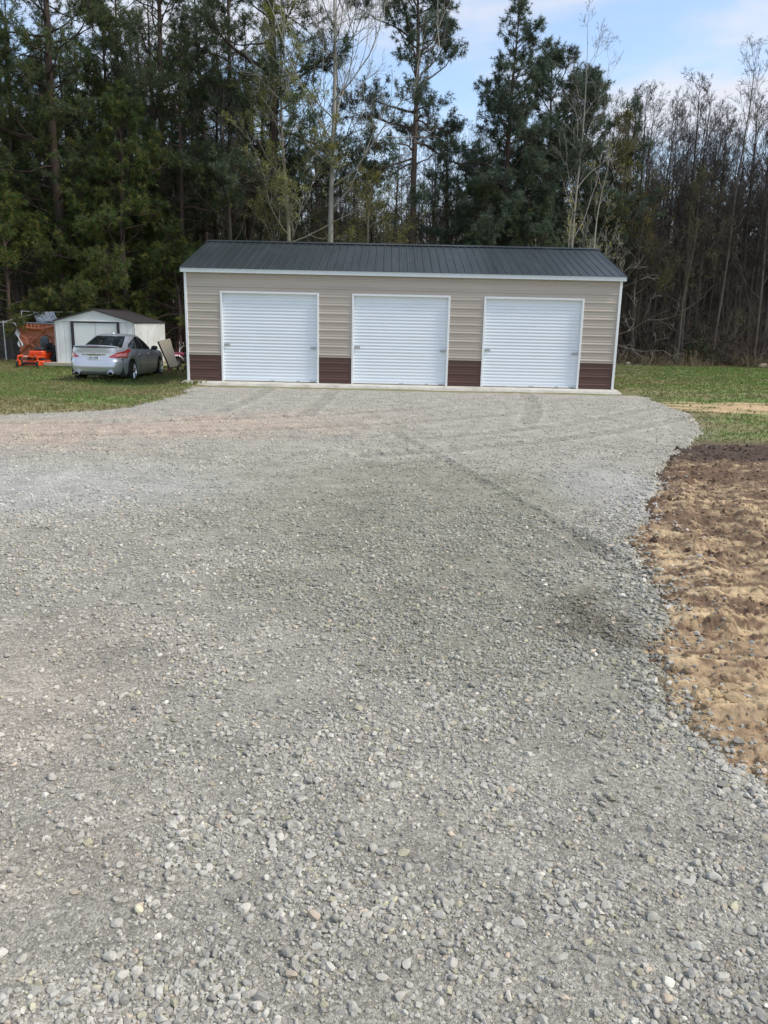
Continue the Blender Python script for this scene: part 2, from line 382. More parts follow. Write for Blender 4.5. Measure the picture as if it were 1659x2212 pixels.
# --- bare dirt on the right
DRUTS = [arc((1.9, 2.2), (2.3, 5.5), (4.3, 10.6)), arc((3.2, 2.4), (3.7, 6), (5.9, 10.4)), arc((2.1, 6.8), (4.5, 6.4), (9, 8.2))]
def dirt_h(x, y):
    s = 1.0
    big = fbm(x * 0.7, y * 1.1, 71, 3) - 0.5
    st = fbm(x * 1.7, y * 9.0, 73, 6, 0.62)           # strokes left by the blade
    rid = 1 - abs(2 * fbm(x * 2.6 + 5, y * 11.0, 79, 5, 0.6) - 1)
    cl = fbm(x * 20, y * 30, 83, 4, 0.65)
    lug = 0; rut = 0
    for pp in DRUTS:
        d, t = track_d(x + 0.08 * (st - .5), y, pp); mk = ss(1 - (d - .15) / .10); rut = rut - 0.032 * mk + 0.016 * np.exp(-((d - .27) / .07) ** 2); lug = lug + mk * ss(np.sin(t * 2 * PI / .20) * 1.5) * 1.3
    h = rut + 0.06 * big + 0.034 * (st - 0.45) + 0.016 * rid ** 4 + 0.026 * (cl - 0.5) + 0.020 * (fbm(x * 5, y * 9, 85, 4, 0.6) - 0.5) + 0.018 * lug + (0.012 + 0.014 * ss((y - 4.5) / 2)) * ss((fbm(x * 2.6, y * 6.5, 86, 4, .6) - 0.5) * 13) + 0.013 * ss((fbm(x * 7, y * 15, 87, 4, .6) - 0.5) * 11)
    # a deep scrape with a thrown-up lip
    for cx, cy, s_ in ((1.95, 4.25, 1.0), (2.15, 3.6, 0.8), (2.1, 2.9, 0.8), (2.9, 5.8, 1.0)):
        dx = (x - cx) / (0.42 * s_); dy = (y - cy) / (0.17 * s_); q = np.hypot(dx + 0.3 * (st - .5) * 3, dy + (st - .5) * 1.5)
        h = h - 0.085 * np.exp(-q * q) + 0.075 * np.exp(-((dx - 0.8) ** 2 + (dy + 0.6) ** 2) * 1.5) * (0.5 + cl)
    r2_ = 1 - abs(2 * fbm(x * 4.5, y * 8, 88, 3, .55) - 1); h = h - 0.022 * ss((r2_ - 0.90) / 0.08) + 0.012 * (fbm(x * 45, y * 60, 90, 3, .6) - .5)
    return gz(x, y) + h * 0.8
def dirt_col(x, y):
    st = fbm(x * 1.8, y * 6.0, 73, 5, 0.6); a = fbm(x * 0.8 + 3, y * 1.3, 91, 5, 0.6); f = fbm(x * 9, y * 22, 95, 5, 0.68)
    f2 = fbm(x * 30, y * 40, 99, 3)
    sand = np.array([0.56, 0.425, 0.255]); sand2 = np.array([0.47, 0.335, 0.19]); dk = np.array([0.135, 0.088, 0.060]); top = np.array([0.085, 0.062, 0.050])
    c = lerp(sand, sand2, ss((f - 0.35) * 3))
    m = np.clip(ss((y - 4.6) / 6) * 0.60 + ss((x - 2.2) / 4) * 0.22 + (a - 0.5) * 1.5 + (st - 0.5) * 1.5 + (f - 0.5) * 2.6 + 0.36 + 0.12 * ss((y - 4.6) / 1.5), 0, 1)
    m = m - .25 * ss((5.5 - y) / 2.5); m = 0.04 + 0.90 * ss((m - 0.12) * 1.35)
    pl = 1 - ss((fbm(x * 2.6, y * 6.5, 86, 4, .6) - 0.5) * 13); c = c + (dk - c) * m[..., None]; c = c + (np.array([0.20, 0.13, 0.085]) - c) * (0.45 * pl)[..., None]
    m2 = ss((y - 9.2 + (a - 0.5) * 5) / 1.4); c = c + (top - c) * (0.85 * m2)[..., None]
    return c * (0.75 + 0.5 * f2)[..., None]
X3, Y3 = polar(1.3, 30, 1.0027, math.radians(9), math.radians(52), 430)
d3 = dirt_d(X3, Y3); inside_gravel = gravel_d(X3, Y3) > 0.35
MD = mat('bare_dirt', vcol=True, rough=0.95, spec=0.15, bump=0.9, bscale=90, bdist=0.006, var=0.15, vscale=30)
masked_grid('bare_dirt', X3, Y3, dirt_h(X3, Y3) + 0.012 - 0.10 * ss((gravel_d(X3, Y3) + 0.10) / 0.30) + edge_drop(d3, 0.35, 0.075), (d3 > -0.2) & ~inside_gravel, dirt_col(X3, Y3), MD)

xs = np.linspace(-2, 30, 90); ys = np.linspace(-13.5, 13.5, 90); X5, Y5 = np.meshgrid(xs, ys, indexing='ij'); a5 = np.degrees(np.arctan2(X5, Y5)); r5 = np.hypot(X5, Y5); d5 = dirt_d(X5, Y5)
k5 = (d5 > -0.2) & (gravel_d(X5, Y5) < 0.3) & ~((a5 > 10.5) & (a5 < 50.5) & (r5 > 1.8))
masked_grid('bare_dirt_field', X5.T, Y5.T, (dirt_h(X5, Y5) * 0.7 - 0.012 - 0.10 * ss((gravel_d(X5, Y5) + 0.10) / 0.30) + edge_drop(d5, 0.35, 0.075)).T, k5.T, dirt_col(X5, Y5).transpose(1, 0, 2), MD)
# --- lawn and forest floor: one sheet to the horizon
def nonuni(a, b, fine0, fine1, step, g=1.13):
    v = list(np.arange(fine0, fine1, step)); s = step; x = fine0
    lo = []
    while x > a: s *= g; x -= s; lo.append(x)
    s = step; x = v[-1]; hi = []
    while x < b: s *= g; x += s; hi.append(x)
    return np.array(lo[::-1] + v + hi)
gx = nonuni(-1200, 1200, -24, 30, 0.16); gy = nonuni(-600, 1500, 11, 44, 0.16)
X4, Y4 = np.meshgrid(gx, gy, indexing='ij')
def sandy(x, y):
    n = fbm(x * 1.4, y * 3.0, 103, 5, 0.6)
    a = 1.15 - np.hypot((x - 8.6) / 3.1, (y - 17.9) / 1.35) ; b_ = 1.1 - np.hypot((x - 9.2) / 1.6, (y - 14.9) / 0.6)
    return ss((np.maximum(a, b_) + (n - 0.5) * 2.2) * 1.4)
def treeline(x, y):
    """1 inside the wood"""
    e = np.where(x < -3, 35.6, 39.4) + 1.8 * (fbm(x * 0.4, x * 0.0 + 3, 107, 3) - 0.5)
    return ss((y - e) / 0.9)
def lawn_col(x, y):
    n = fbm(x * 0.5, y * 0.9, 111, 5, 0.55); n2 = fbm(x * 3, y * 5, 115, 4); n3 = fbm(x * 1.1, y * 2.4, 119, 4)
    green = np.array([0.16, 0.225, 0.065]); oliv = np.array([0.23, 0.215, 0.10]); straw = np.array([0.30, 0.25, 0.14]); soil = np.array([0.11, 0.08, 0.055])
    c = lerp(green, oliv, ss((n - 0.38) * 3.5)); m = ss((n2 * 0.5 + n3 * 0.6 - 0.56) * 5); c = c + (straw - c) * (0.55 * m)[..., None]
    ge = -gravel_d(x, y); m = ss(1 - ge / 0.9 + (n2 - 0.5)) ; c = c + (straw * 0.9 - c) * (0.6 * m)[..., None]
    m = ss(1 - np.abs(-dirt_d(x, y)) / 0.9 + (n2 - 0.5)) ; c = c + (soil - c) * (0.7 * m)[..., None]
    m = ss(1.1 - np.hypot((x + 4.7) / 0.9, (y - 15.4) / 0.5) + (n3 - .5) * 2); c = c + (soil * 1.3 - c) * (0.6 * m)[..., None]
    m = sandy(x, y); c = c + (np.array([0.55, 0.39, 0.22]) - c) * m[..., None]
    leaf = lerp(np.array([0.12, 0.070, 0.045]), np.array([0.25, 0.155, 0.10]), ss((n2 - 0.4) * 4))
    m = treeline(x, y) * ((y > 30) & (y < 400)); c = c + (leaf - c) * m[..., None]
    return c * (0.8 + 0.4 * fbm(x * 9, y * 9, 127, 3))[..., None]
Z4 = gz(X4, Y4) + 0.03 * (fbm(X4 * 0.6, Y4 * 0.6, 131, 3) - 0.5) * ((Y4 > 10) & (Y4 < 60))
# the lawn sheet dips under the gravel and dirt sheets
gd = np.maximum(gravel_d(X4, Y4), dirt_d(X4, Y4)); Z4 = Z4 - 0.10 * ss((gd - 0.05) / 0.5)
Z4 = Z4 + 0.02 * sandy(X4, Y4)
MLAWN = mat('lawn_soil', vcol=True, rough=0.95, spec=0.15, bump=0.8, bscale=30, bdist=0.03, var=0.3, vscale=14)
masked_grid('ground', X4, Y4, Z4, np.ones(X4.shape, bool), lawn_col(X4, Y4), MLAWN)
for o in scene.objects:
    if o.type == 'MESH' and o.name == 'ground':
        o.data.flip_normals() if o.data.polygons[0].normal.z < 0 else None

# --- stones lying on the gravel
def ico(sub):
    t = (1 + 5 ** 0.5) / 2
    v = np.array([(-1, t, 0), (1, t, 0), (-1, -t, 0), (1, -t, 0), (0, -1, t), (0, 1, t), (0, -1, -t), (0, 1, -t), (t, 0, -1), (t, 0, 1), (-t, 0, -1), (-t, 0, 1)], float)
    f = [(0, 11, 5), (0, 5, 1), (0, 1, 7), (0, 7, 10), (0, 10, 11), (1, 5, 9), (5, 11, 4), (11, 10, 2), (10, 7, 6), (7, 1, 8), (3, 9, 4), (3, 4, 2), (3, 2, 6), (3, 6, 8), (3, 8, 9), (4, 9, 5), (2, 4, 11), (6, 2, 10), (8, 6, 7), (9, 8, 1)]
    v = list(v / np.linalg.norm(v[0]))
    for _ in range(sub):
        mid = {}; nf = []
        def m(a, b):
            k = (min(a, b), max(a, b))
            if k not in mid: q = v[a] + v[b]; mid[k] = len(v); v.append(q / np.linalg.norm(q))
            return mid[k]
        for a, b, c in f:
            ab, bc, ca = m(a, b), m(b, c), m(c, a); nf += [(a, ab, ca), (b, bc, ab), (c, ca, bc), (ab, bc, ca)]
        f = nf
    return np.array(v), np.array(f)
def stones(mb, x, y, z, size, sub, protos=24):
    n = len(x); bv, bf = ico(sub); k = rng.integers(0, protos, n)
    PV = []
    for p in range(protos):
        # chop the sphere with random planes: rounded, faceted crushed stone
        v = bv.copy()
        for _ in range(10):
            nn = rng.normal(size=3); nn /= np.linalg.norm(nn); dd = rng.uniform(0.42, 0.82)
            t = v @ nn; v = v - np.maximum(t - dd, 0)[:, None] * nn
        v = v * (1 + 0.05 * rng.normal(size=(len(v), 1)) * (1 if sub else 2))
        v = v * np.array([rng.uniform(0.9, 1.3), rng.uniform(0.75, 1.0), rng.uniform(0.55, 0.9)]); PV.append(v)
    PV = np.array(PV)
    a = rng.uniform(0, 2 * PI, n); ca, sa = np.cos(a), np.sin(a); V = PV[k]
    tl = rng.normal(0, 0.25, n); ct, st = np.cos(tl), np.sin(tl)
    Vy = V[..., 1] * ct[:, None] - V[..., 2] * st[:, None]; Vz = V[..., 1] * st[:, None] + V[..., 2] * ct[:, None]
    Vx = V[..., 0] * ca[:, None] - Vy * sa[:, None]; Vy2 = V[..., 0] * sa[:, None] + Vy * ca[:, None]
    W = np.stack([Vx * size[:, None] + x[:, None], Vy2 * size[:, None] + y[:, None], Vz * size[:, None] + z[:, None] + (rng.uniform(0.0, 0.32, n) * size)[:, None]], -1)
    # colours
    base = gravel_col(x, y); lum = base.mean(1, keepdims=True)
    t = rng.random(n)[:, None]; g = rng.normal(1.0, 0.16, (n, 1))
    c = (base * 0.55 + lum * np.array([1.04, 1.0, 0.90]) * 0.45) * 1.06 * g
    c = np.where(t < 0.016, np.array([0.62, 0.57, 0.48]) * g, c)
    c = np.where((t > 0.05) & (t < 0.075), np.array([0.50, 0.41, 0.31]) * g, c)
    c = np.where((t > 0.10) & (t < 0.2), c * np.array([0.96, 0.97, 0.98]) * 0.84, c)
    c = np.where((t > 0.2) & (t < 0.27), c * np.array([1.02, 1.0, 0.82]), c)
    c = np.clip(c, 0.04, 0.78)
    F = bf[None] + (np.arange(n) * len(bv))[:, None, None]
    mb.add(W.reshape(-1, 3), F.reshape(-1, 3), np.repeat(c, len(bv), 0))
def scatter(r0, r1, dens, half=38):
    a = math.radians(half); n = int(dens * a * (r1 * r1 - r0 * r0))
    r = np.sqrt(rng.uniform(r0 * r0, r1 * r1, n)); t = rng.uniform(-a, a, n); return r * np.sin(t), r * np.cos(t)
def density(x, y):
    n = fbm(x * 1.5, y * 1.5, 141, 4, 0.6); n2 = fbm(x * 3.5, y * 3.5, 147, 3)
    n4 = fbm(x * 7, y * 7, 149, 2); d = 0.34 + 1.0 * ss((n * 0.45 + n2 * 0.3 + n4 * .25 - 0.40) * 4.6)
    d = d * (1 - 0.85 * ss(1.25 - np.hypot((x + 2.0) / 1.25, (y - 3.1) / 1.6) + 1.6 * (n - .5)))
    for px_, py_, pr_ in ((0.15, 2.35, .28), (0.75, 2.75, .22), (-0.5, 3.4, .35), (0.5, 1.75, .2), (-0.9, 1.9, .22), (1.0, 3.5, .25)): d = d * (1 - 0.8 * ss(1.3 - np.hypot(x - px_, (y - py_) * 1.1) / pr_ + 1.2 * (n2 - .5)))
    ed = gravel_d(x, y); d = np.maximum(d, 1.3 * ss(1 - abs(ed - 0.12) / 0.22) * (y < 12))
    d = d * ss((ed + 0.12) / 0.2) + 0.30 * np.exp(np.minimum(ed, 0) / 0.16) * (ed < 0)
    for pts, hw in TRACKS[:6]:
        q, t = track_d(x, y, pts); d = d * (1 - 0.5 * ss(1 - (q - hw) / 0.1))
    return d
MS = mat('crushed_stone', vcol=True, rough=0.85, spec=0.25, var=0.16, vscale=70, bump=0.5, bscale=160, bdist=0.003)
mb = MB(); mb2 = MB()
for r0, r1, dens, mu, sg, sub, tgt in ((1.0, 3.6, 3000, 0.0094, 0.36, 1, 0), (1.0, 2.9, 4000, 0.0036, 0.30, 0, 1), (1.0, 4.6, 5200, 0.0060, 0.34, 0, 1), (3.6, 7.5, 2300, 0.0112, 0.34, 0, 1), (7.5, 12.5, 620, 0.0135, 0.30, 0, 1), (12.5, 20, 130, 0.0165, 0.28, 0, 1)):
    x, y = scatter(r0, r1, dens); k = (rng.random(len(x)) < density(x, y) * (0.75 if sub else 0.8)) & (y < 22.3); x, y = x[k], y[k]
    s_ = np.clip(np.exp(rng.normal(math.log(mu), sg, len(x))), 0.002, 0.022)
    ed = gravel_d(x, y); s_ = s_ * np.where((ed < 0.35) & (y < 9), 1.25, 1.0)
    z = gravel_h(x, y) + edge_drop(ed); z = z - 0.15 * ss((y - 20.2) / 2.1); z = np.where(ed < 0.12, np.maximum(z, dirt_h(x, y) + 0.012 - 0.10 * ss((ed + 0.10) / 0.30)), z)
    stones((mb, mb2)[tgt], x, y, z, s_, sub)
o = mb.build('gravel_stones', MS, smooth=True, sharp=22); setp(o, 'loose grey crushed stones covering the near part of the drive', 'gravel', kind='stuff')
o = mb2.build('gravel_chips', MS, smooth=False); setp(o, 'smaller grey stone chips spread over the drive towards the garage', 'gravel', kind='stuff')
# clods of earth thrown up in the dirt
mb = MB(); x, y = scatter(2.2, 13, 520, 60); k = (x > 0) & (dirt_d(x, y) > 0.2) & (gravel_d(x, y) < -0.03) & (rng.random(len(x)) < fbm(x * 2, y * 4, 151, 3) ** 2 * 1.6); x, y = x[k], y[k]
s_ = np.exp(rng.normal(math.log(0.011), 0.4, len(x))); nb = mb.n
bv, bf = ico(0)
W = bv[None] * s_[:, None, None] * rng.uniform(0.5, 1.4, (len(x), 1, 3)) * (1 + 0.15 * rng.normal(size=(len(x), len(bv), 1))) + np.stack([x, y, dirt_h(x, y) + 0.012], -1)[:, None]
mb.add(W.reshape(-1, 3), (bf[None] + (np.arange(len(x)) * 12)[:, None, None]).reshape(-1, 3), np.repeat(dirt_col(x, y) * rng.uniform(0.8, 1.15, (len(x), 1)), 12, 0))
o = mb.build('dirt_clods', MD); setp(o, 'small clods of brown earth and sand on the bare dirt', 'dirt clods', kind='stuff')

# --- grass
def grass(name, label, x, y, hmin, hmax, m, straw=0.2, nb=3, width=0.006):
    n = len(x); k = nb; x = np.repeat(x, k) + rng.normal(0, 0.012, n * k); y = np.repeat(y, k) + rng.normal(0, 0.012, n * k); n *= k
    z = gz(x, y) + 0.03 * (fbm(x * 0.6, y * 0.6, 131, 3) - 0.5) - 0.004
    h = rng.uniform(hmin, hmax, n); a = rng.uniform(0, 2 * PI, n); ln = rng.uniform(0.1, 0.9, n) * h; b_ = rng.uniform(0, 2 * PI, n)
    w_ = width * (1 + 0.06 * y)
    P = np.stack([x, y, z], -1); D = np.stack([np.cos(a) * w_, np.sin(a) * w_, 0 * a], -1)
    T = P + np.stack([np.cos(b_) * ln, np.sin(b_) * ln, h], -1)
    V = np.stack([P - D, P + D, T], 1)
    nn = fbm(x * 0.5, y * 0.9, 111, 5, 0.55); g = lerp(np.array([0.155, 0.225, 0.062]), np.array([0.24, 0.23, 0.10]), ss((nn - 0.35) * 3)[:])
    g = g + (np.array([0.12, 0.27, 0.05]) - g) * (0.6 * ss((x - 9) / 6) * ss((y - 18) / 8))[:, None]; t = rng.random(n)[:, None]; c = np.where(t < straw, np.array([0.30, 0.25, 0.13]), g) * rng.uniform(0.82, 1.18, (n, 1))
    mb = MB(); mb.add(V.reshape(-1, 3), np.arange(n * 3).reshape(-1, 3), np.repeat(c, 3, 0))
    return setp(mb.build(name, m), label, 'grass', kind='stuff')
MGR = mat('grass_blades', vcol=True, rough=0.7, spec=0.2, transl=0.3)
def grass_pts(x0, x1, y0, y1, dens):
    n = int((x1 - x0) * (y1 - y0) * dens); x = rng.uniform(x0, x1, n); y = rng.uniform(y0, y1, n)
    ok = (gravel_d(x, y) < 0.02 + rng.exponential(0.10, n)) & (dirt_d(x, y) < -0.02) & (treeline(x, y) < 0.6) & (rng.random(n) > 0.9 * sandy(x, y)) & ~((x > -5.9) & (x < 6.5) & (y > 22))
    ok &= ~((x > -13.2) & (x < -9.6) & (y > 30.8) & (y < 35.2))
    ok &= rng.random(n) < 0.35 + 0.9 * ss((fbm(x * 2.0, y * 3.0, 161, 4) - 0.3) * 3)
    return x[ok], y[ok]
x, y = grass_pts(-22, -4, 13, 37, 190)
grass('lawn_grass', 'mown green grass with straw patches round the silver car, left of the garage', x, y, 0.02, 0.075, MGR, 0.22)
x, y = grass_pts(3.5, 27, 11, 41, 120)
grass('lawn_grass', 'mown green grass between the bare dirt and the wood, right of the garage', x, y, 0.02, 0.07, MGR, 0.25)
# taller tufts along the shed platform, the fence, the car and the garage corner
pts = []
for (xa, ya, xb, yb, n, s_) in ((-13.4, 30.6, -9.5, 30.6, 240, 0.08), (-17.5, 34.2, -13.6, 34.2, 260, 0.1), (-9.8, 24.6, -7.9, 24.6, 200, 0.25), (-8.0, 25, -7.9, 29.5, 160, 0.15), (-6.2, 22.9, -6.0, 29, 300, 0.10), (6.55, 23, 6.7, 29, 300, 0.12), (-5.9, 21.7, -5.3, 22.3, 50, 0.1), (-13.8, 30.4, -12.6, 30.2, 120, 0.2), (-9.2, 29.6, -7.6, 31, 160, 0.3)):
    t = rng.random(n); pts.append(np.stack([xa + (xb - xa) * t + rng.normal(0, s_, n), ya + (yb - ya) * t + rng.normal(0, s_, n)], -1))
pts = np.concatenate(pts); grass('tall_grass', 'longer unmown grass along the shed platform, fence and garage walls', pts[:, 0], pts[:, 1], 0.06, 0.16, MGR, 0.12, 4)
# ------------------------------------------------------------------ garage
GX, GY, GW, GD, EH = -5.793, 22.911, 12.19, 6.96, 3.0
m_tan = mat('tan_metal_siding', (0.47, 0.415, 0.350), rough=0.42, spec=0.5, var=0.05, vscale=1.2, tint=(0.42, 0.37, 0.312), tscale=0.8, stretch=(0.4, 1, 6))
m_mar = mat('maroon_metal_siding', (0.100, 0.050, 0.040), rough=0.42, spec=0.5, var=0.10, vscale=2, stretch=(0.4, 1, 6))
m_roof = mat('black_metal_roof', (0.024, 0.031, 0.031), rough=0.33, spec=0.5, var=0.18, vscale=1.2, stretch=(1.5, 0.25, 1), tint=(0.034, 0.040, 0.042), tscale=2.0)
m_white = mat('white_painted_trim', (0.78, 0.80, 0.80), rough=0.35, var=0.03, vscale=3)
m_door = mat('white_door_curtain', (0.77, 0.825, 0.86), rough=0.38, var=0.035, vscale=1.4, stretch=(0.5, 1, 2.5))
m_eave = mat('pale_grey_eave_trim', (0.60, 0.65, 0.65), rough=0.4, var=0.06, vscale=4)
m_conc = mat('concrete', (0.62, 0.59, 0.52), rough=0.9, spec=0.2, var=0.14, vscale=6, bump=0.4, bscale=60, tint=(0.48, 0.45, 0.38), tscale=2.5)
m_steel = mat('galvanised_steel', (0.45, 0.46, 0.46), rough=0.35, metal=0.8, var=0.1, vscale=20)
m_rub = mat('black_rubber', (0.018, 0.018, 0.019), rough=0.75, var=0.2, vscale=20)
m_stk = mat('scuffed_sticker', (0.42, 0.44, 0.44), 0.6, var=0.6, vscale=40)
m_dark = mat('dark_inside', (0.02, 0.02, 0.02), rough=0.9)
PZ = 0.229
def rib_profile(u, depth=0.019):
    """metal panel profile: one tall rib and two low ones every nine inches"""
    t = (u % PZ) / PZ; d = np.abs(t - 0.5) * PZ
    h = depth * (1 - ss((d - 0.012) / 0.020))
    for c in (0.17, 0.83):
        h = h + 0.0045 * (1 - ss((np.abs(t - c) * PZ - 0.006) / 0.010))
    return h
def hpanel(mb, x0, x1, z0, z1, y, sgn=-1, axis='y'):
    n = int((z1 - z0) / 0.0075) + 2; z = np.linspace(z0, z1, n); h = rib_profile(z)
    if axis == 'y': V = np.stack([np.stack([np.full(n, x0), y + sgn * h, z], -1), np.stack([np.full(n, x1), y + sgn * h, z], -1)])
    else: V = np.stack([np.stack([y + sgn * h, np.full(n, x0), z], -1), np.stack([y + sgn * h, np.full(n, x1), z], -1)])
    mb.grid(V, flip=(axis == 'y') == (sgn > 0))
gar = thing('garage', 'long tan metal garage with three white roll-up doors and a black ribbed roof', 'garage', (GX, GY, 0))
DX = [(0.965, 3.745), (4.685, 7.44), (8.40, 11.20)]; DT = 2.46; BZ = 0.745
cols = [(0.02, DX[0][0]), (DX[0][1], DX[1][0]), (DX[1][1], DX[2][0]), (DX[2][1], GW - 0.02)]
mb = MB()
hpanel(mb, 0.02, GW - 0.02, DT, EH, 0)
for a, b in cols: hpanel(mb, a, b, BZ, DT, 0)
for x, sg in ((0, -1), (GW, 1)): hpanel(mb, 0, GD, BZ, EH, x, sg, 'x')
hpanel(mb, 0.02, GW - 0.02, BZ, EH, GD, 1)
RISE, RD, OY, OX = 1.045, GD / 2, 0.13, 0.11
for x in (0.0, GW):                                   # gables
    mb.add([(x, 0, EH), (x, GD, EH), (x, RD, EH + RISE)], [(0, 1, 2)])
mb.build('wall', m_tan, gar)
for a, b in cols: mb = MB(); hpanel(mb, a, b, 0.0, BZ - 0.006, -0.001); mb.build('lower_wall_panel', m_mar, gar)
for x, sg in ((0, -1), (GW, 1)): mb = MB(); hpanel(mb, 0, GD, 0, BZ - 0.006, x + sg * 0.001, sg, 'x'); mb.build('lower_wall_panel', m_mar, gar)
mb = MB(); hpanel(mb, 0.02, GW - 0.02, 0, BZ - 0.006, GD + 0.001, 1); mb.build('lower_wall_panel', m_mar, gar)
for a, b in cols: mb = MB(); mb.box(a, b, -0.028, -0.002, BZ - 0.012, BZ + 0.012); mb.build('wainscot_trim', m_tan, gar)
# corner trims, eave trim
for x in (0, GW):
    mb = MB(); mb.bbox(x - 0.035, x + 0.035, -0.035, 0.05, 0.0, EH + 0.02, 0.006); mb.build('corner_trim', m_white, gar)
mb = MB(); mb.bbox(-OX, GW + OX, -OY - 0.012, -OY + 0.004, EH - 0.012, EH + 0.105, 0.003)
mb.build('eave_trim', m_eave, gar)
mb = MB(); mb.box(-OX + 0.01, GW + OX - 0.01, -OY + 0.006, -0.036, EH - 0.004, EH + 0.008); mb.build('soffit', m_eave, gar)
# roof: ribbed panels on both slopes
def roof_slope(mb, ya, za, yb, zb):
    n = int((GW + 2 * OX) / 0.0095); x = np.linspace(-OX, GW + OX, n)
    t = ((x + 0.06) % PZ) / PZ; d = np.abs(t - 0.5) * PZ; h = 0.020 * (1 - ss((d - 0.010) / 0.018))
    for c in (0.17, 0.83): h = h + 0.004 * (1 - ss((np.abs(t - c) * PZ - 0.006) / 0.01))
    s_ = []
    for k in range(13):
        f = k / 12; wv = 0.003 * (fbm(x * 1.3, np.full(n, f * 2.0 + ya), 171, 3) - 0.5)
        s_.append(np.stack([x, np.full(n, ya + (yb - ya) * f), za + (zb - za) * f + h + wv], -1))
    mb.grid(np.array(s_), flip=yb > ya)
sl = RISE / (RD + OY); z_e = EH + 0.108
ro = MB(); roof_slope(ro, -OY - 0.03, z_e - 0.03 * sl, RD, z_e + RISE); roof_slope(ro, GD + OY + 0.03, z_e - 0.03 * sl, RD, z_e + RISE)
roof = ro.build('roof', m_roof, gar)
for x0 in (-OX - 0.012, GW + OX - 0.002):             # rake trims
    mb = MB()
    for ya, yb in ((-OY - 0.02, RD), (GD + OY + 0.02, RD)):
        za, zb = z_e, z_e + RISE
        v = [(x, y, z + dz) for x in (x0, x0 + 0.014) for y, z in ((ya, za), (yb, zb)) for dz in (-0.09, 0.012)]
        mb.add(v, [(0, 1, 3, 2), (4, 6, 7, 5), (1, 5, 7, 3), (0, 2, 6, 4), (0, 4, 5, 1), (2, 3, 7, 6)])
    mb.build('rake_trim', m_roof, roof)
mb = MB(); V = []
for k, (dy, dz) in enumerate(((-0.17, -0.022), (-0.165, -0.012), (-0.03, 0.034), (0, 0.042), (0.03, 0.034), (0.165, -0.012), (0.17, -0.022))):
    V.append([(x, RD + dy, z_e + RISE + dz) for x in (-OX - 0.02, GW + OX + 0.02)])
mb.grid(np.array(V), flip=True); mb.build('ridge_cap', m_roof, roof)
# doors
for i, (a, b) in enumerate(DX):
    door = None
    mb = MB(); zz = np.linspace(0.055, DT - 0.01, int((DT - 0.06) / 0.0065)); per = 0.0905
    ph = (zz / per) % 1
    pr = 0.009 * np.sin(2 * PI * ph) + 0.002 * np.sin(4 * PI * ph + 0.8)
    xs_ = np.linspace(a + 0.05, b - 0.05, 14)
    bow = 0.010 * (fbm(xs_[:, None] * 0.9 + 7 * i, zz[None] * 0.8, 181, 2) - 0.5)
    V = np.stack([np.broadcast_to(xs_[:, None], bow.shape), 0.075 - pr[None] + bow, np.broadcast_to(zz[None], bow.shape)], -1)
    mb.grid(V); door = mb.build('roll_up_door', m_door, gar, smooth=True)
    if i == 0: door['label'] = 'white ribbed roll-up door nearest the silver car'
    if i == 1: door['label'] = 'middle white ribbed roll-up door'
    if i == 2: door['label'] = 'white ribbed roll-up door nearest the bare dirt'
    mb = MB(); mb.bbox(a + 0.05, b - 0.05, 0.035, 0.095, 0.016, 0.062, 0.004); mb.build('bottom_bar', m_white, door)
    mb = MB(); mb.box(a + 0.05, b - 0.05, 0.05, 0.082, 0.001, 0.0155); mb.build('bottom_seal', m_rub, door)
    for sx in (a + 0.07, b - 0.235):                  # slide latches
        lz = 1.0 if sx < (a + b) / 2 else 0.955
        l = MB(); l.bbox(sx, sx + 0.165, 0.034, 0.046, lz, lz + 0.062, 0.004); l.bbox(sx + 0.02, sx + 0.15, 0.016, 0.033, lz + 0.022, lz + 0.040, 0.003)
        l.bbox(sx + 0.075, sx + 0.095, 0.004, 0.015, lz + 0.008, lz + 0.054, 0.003); l.build('latch', m_steel, door)
    for q, (x0, x1) in enumerate(((a + (b - a) * .50, a + (b - a) * .545), (a + (b - a) * .77, a + (b - a) * .80), (a + (b - a) * .91, a + (b - a) * .965))):
        t = MB(); t.box(x0, x1, 0.0305, 0.034, 0.022 + 0.01 * (q == 0), 0.052); t.build('bottom_sticker', m_stk, door)
    f = MB(); W_ = 0.052
    f.bbox(a - 0.004, a + W_, -0.032, 0.085, 0.0, DT + 0.045, 0.005); f.bbox(b - W_, b + 0.004, -0.032, 0.085, 0.0, DT + 0.045, 0.005)
    f.bbox(a + W_ + .001, b - W_ - .001, -0.032, 0.085, DT - 0.008, DT + 0.045, 0.005); f.build('door_frame', m_white, gar)
    k = MB(); k.box(a + 0.02, b - 0.02, 0.12, 0.125, 0.0, DT + 0.02); k.build('door_backing', m_dark, gar)
# slab with a sloped apron
n = 80; xx = np.linspace(-0.12, GW + 0.12, n)
j = 0.02 * (fbm(xx * 3, xx * 0, 191, 3) - 0.5)
V = np.array([np.stack([xx, np.full(n, 0.14), np.full(n, -0.002)], -1), np.stack([xx, np.full(n, -0.10), np.full(n, -0.002)], -1),
              np.stack([xx, -0.36 + j, -0.035 + 0 * xx], -1), np.stack([xx, -0.42 + j, -0.16 + 0 * xx], -1)])
mb = MB(); mb.grid(V, flip=False)
mb.box(xx[0], xx[-1], 0.141, GD + 0.2, -0.3, -0.003)
sk = 0.20
for sx, xe in ((-1, xx[0]), (1, xx[-1])):
    mb.add([(xe, -0.10, -0.002), (xe, 0.141, -0.002), (xe + sx * sk, 0.2, -0.16), (xe + sx * sk, -0.30, -0.16), (xe, -0.36, -0.035), (xe, -0.42, -0.16), (xe, GD, -0.002), (xe + sx * sk, GD, -0.16)],
           [(0, 1, 2, 3), (0, 3, 4), (4, 3, 5), (1, 6, 7, 2)])
mb.build('concrete_slab', m_conc, gar)

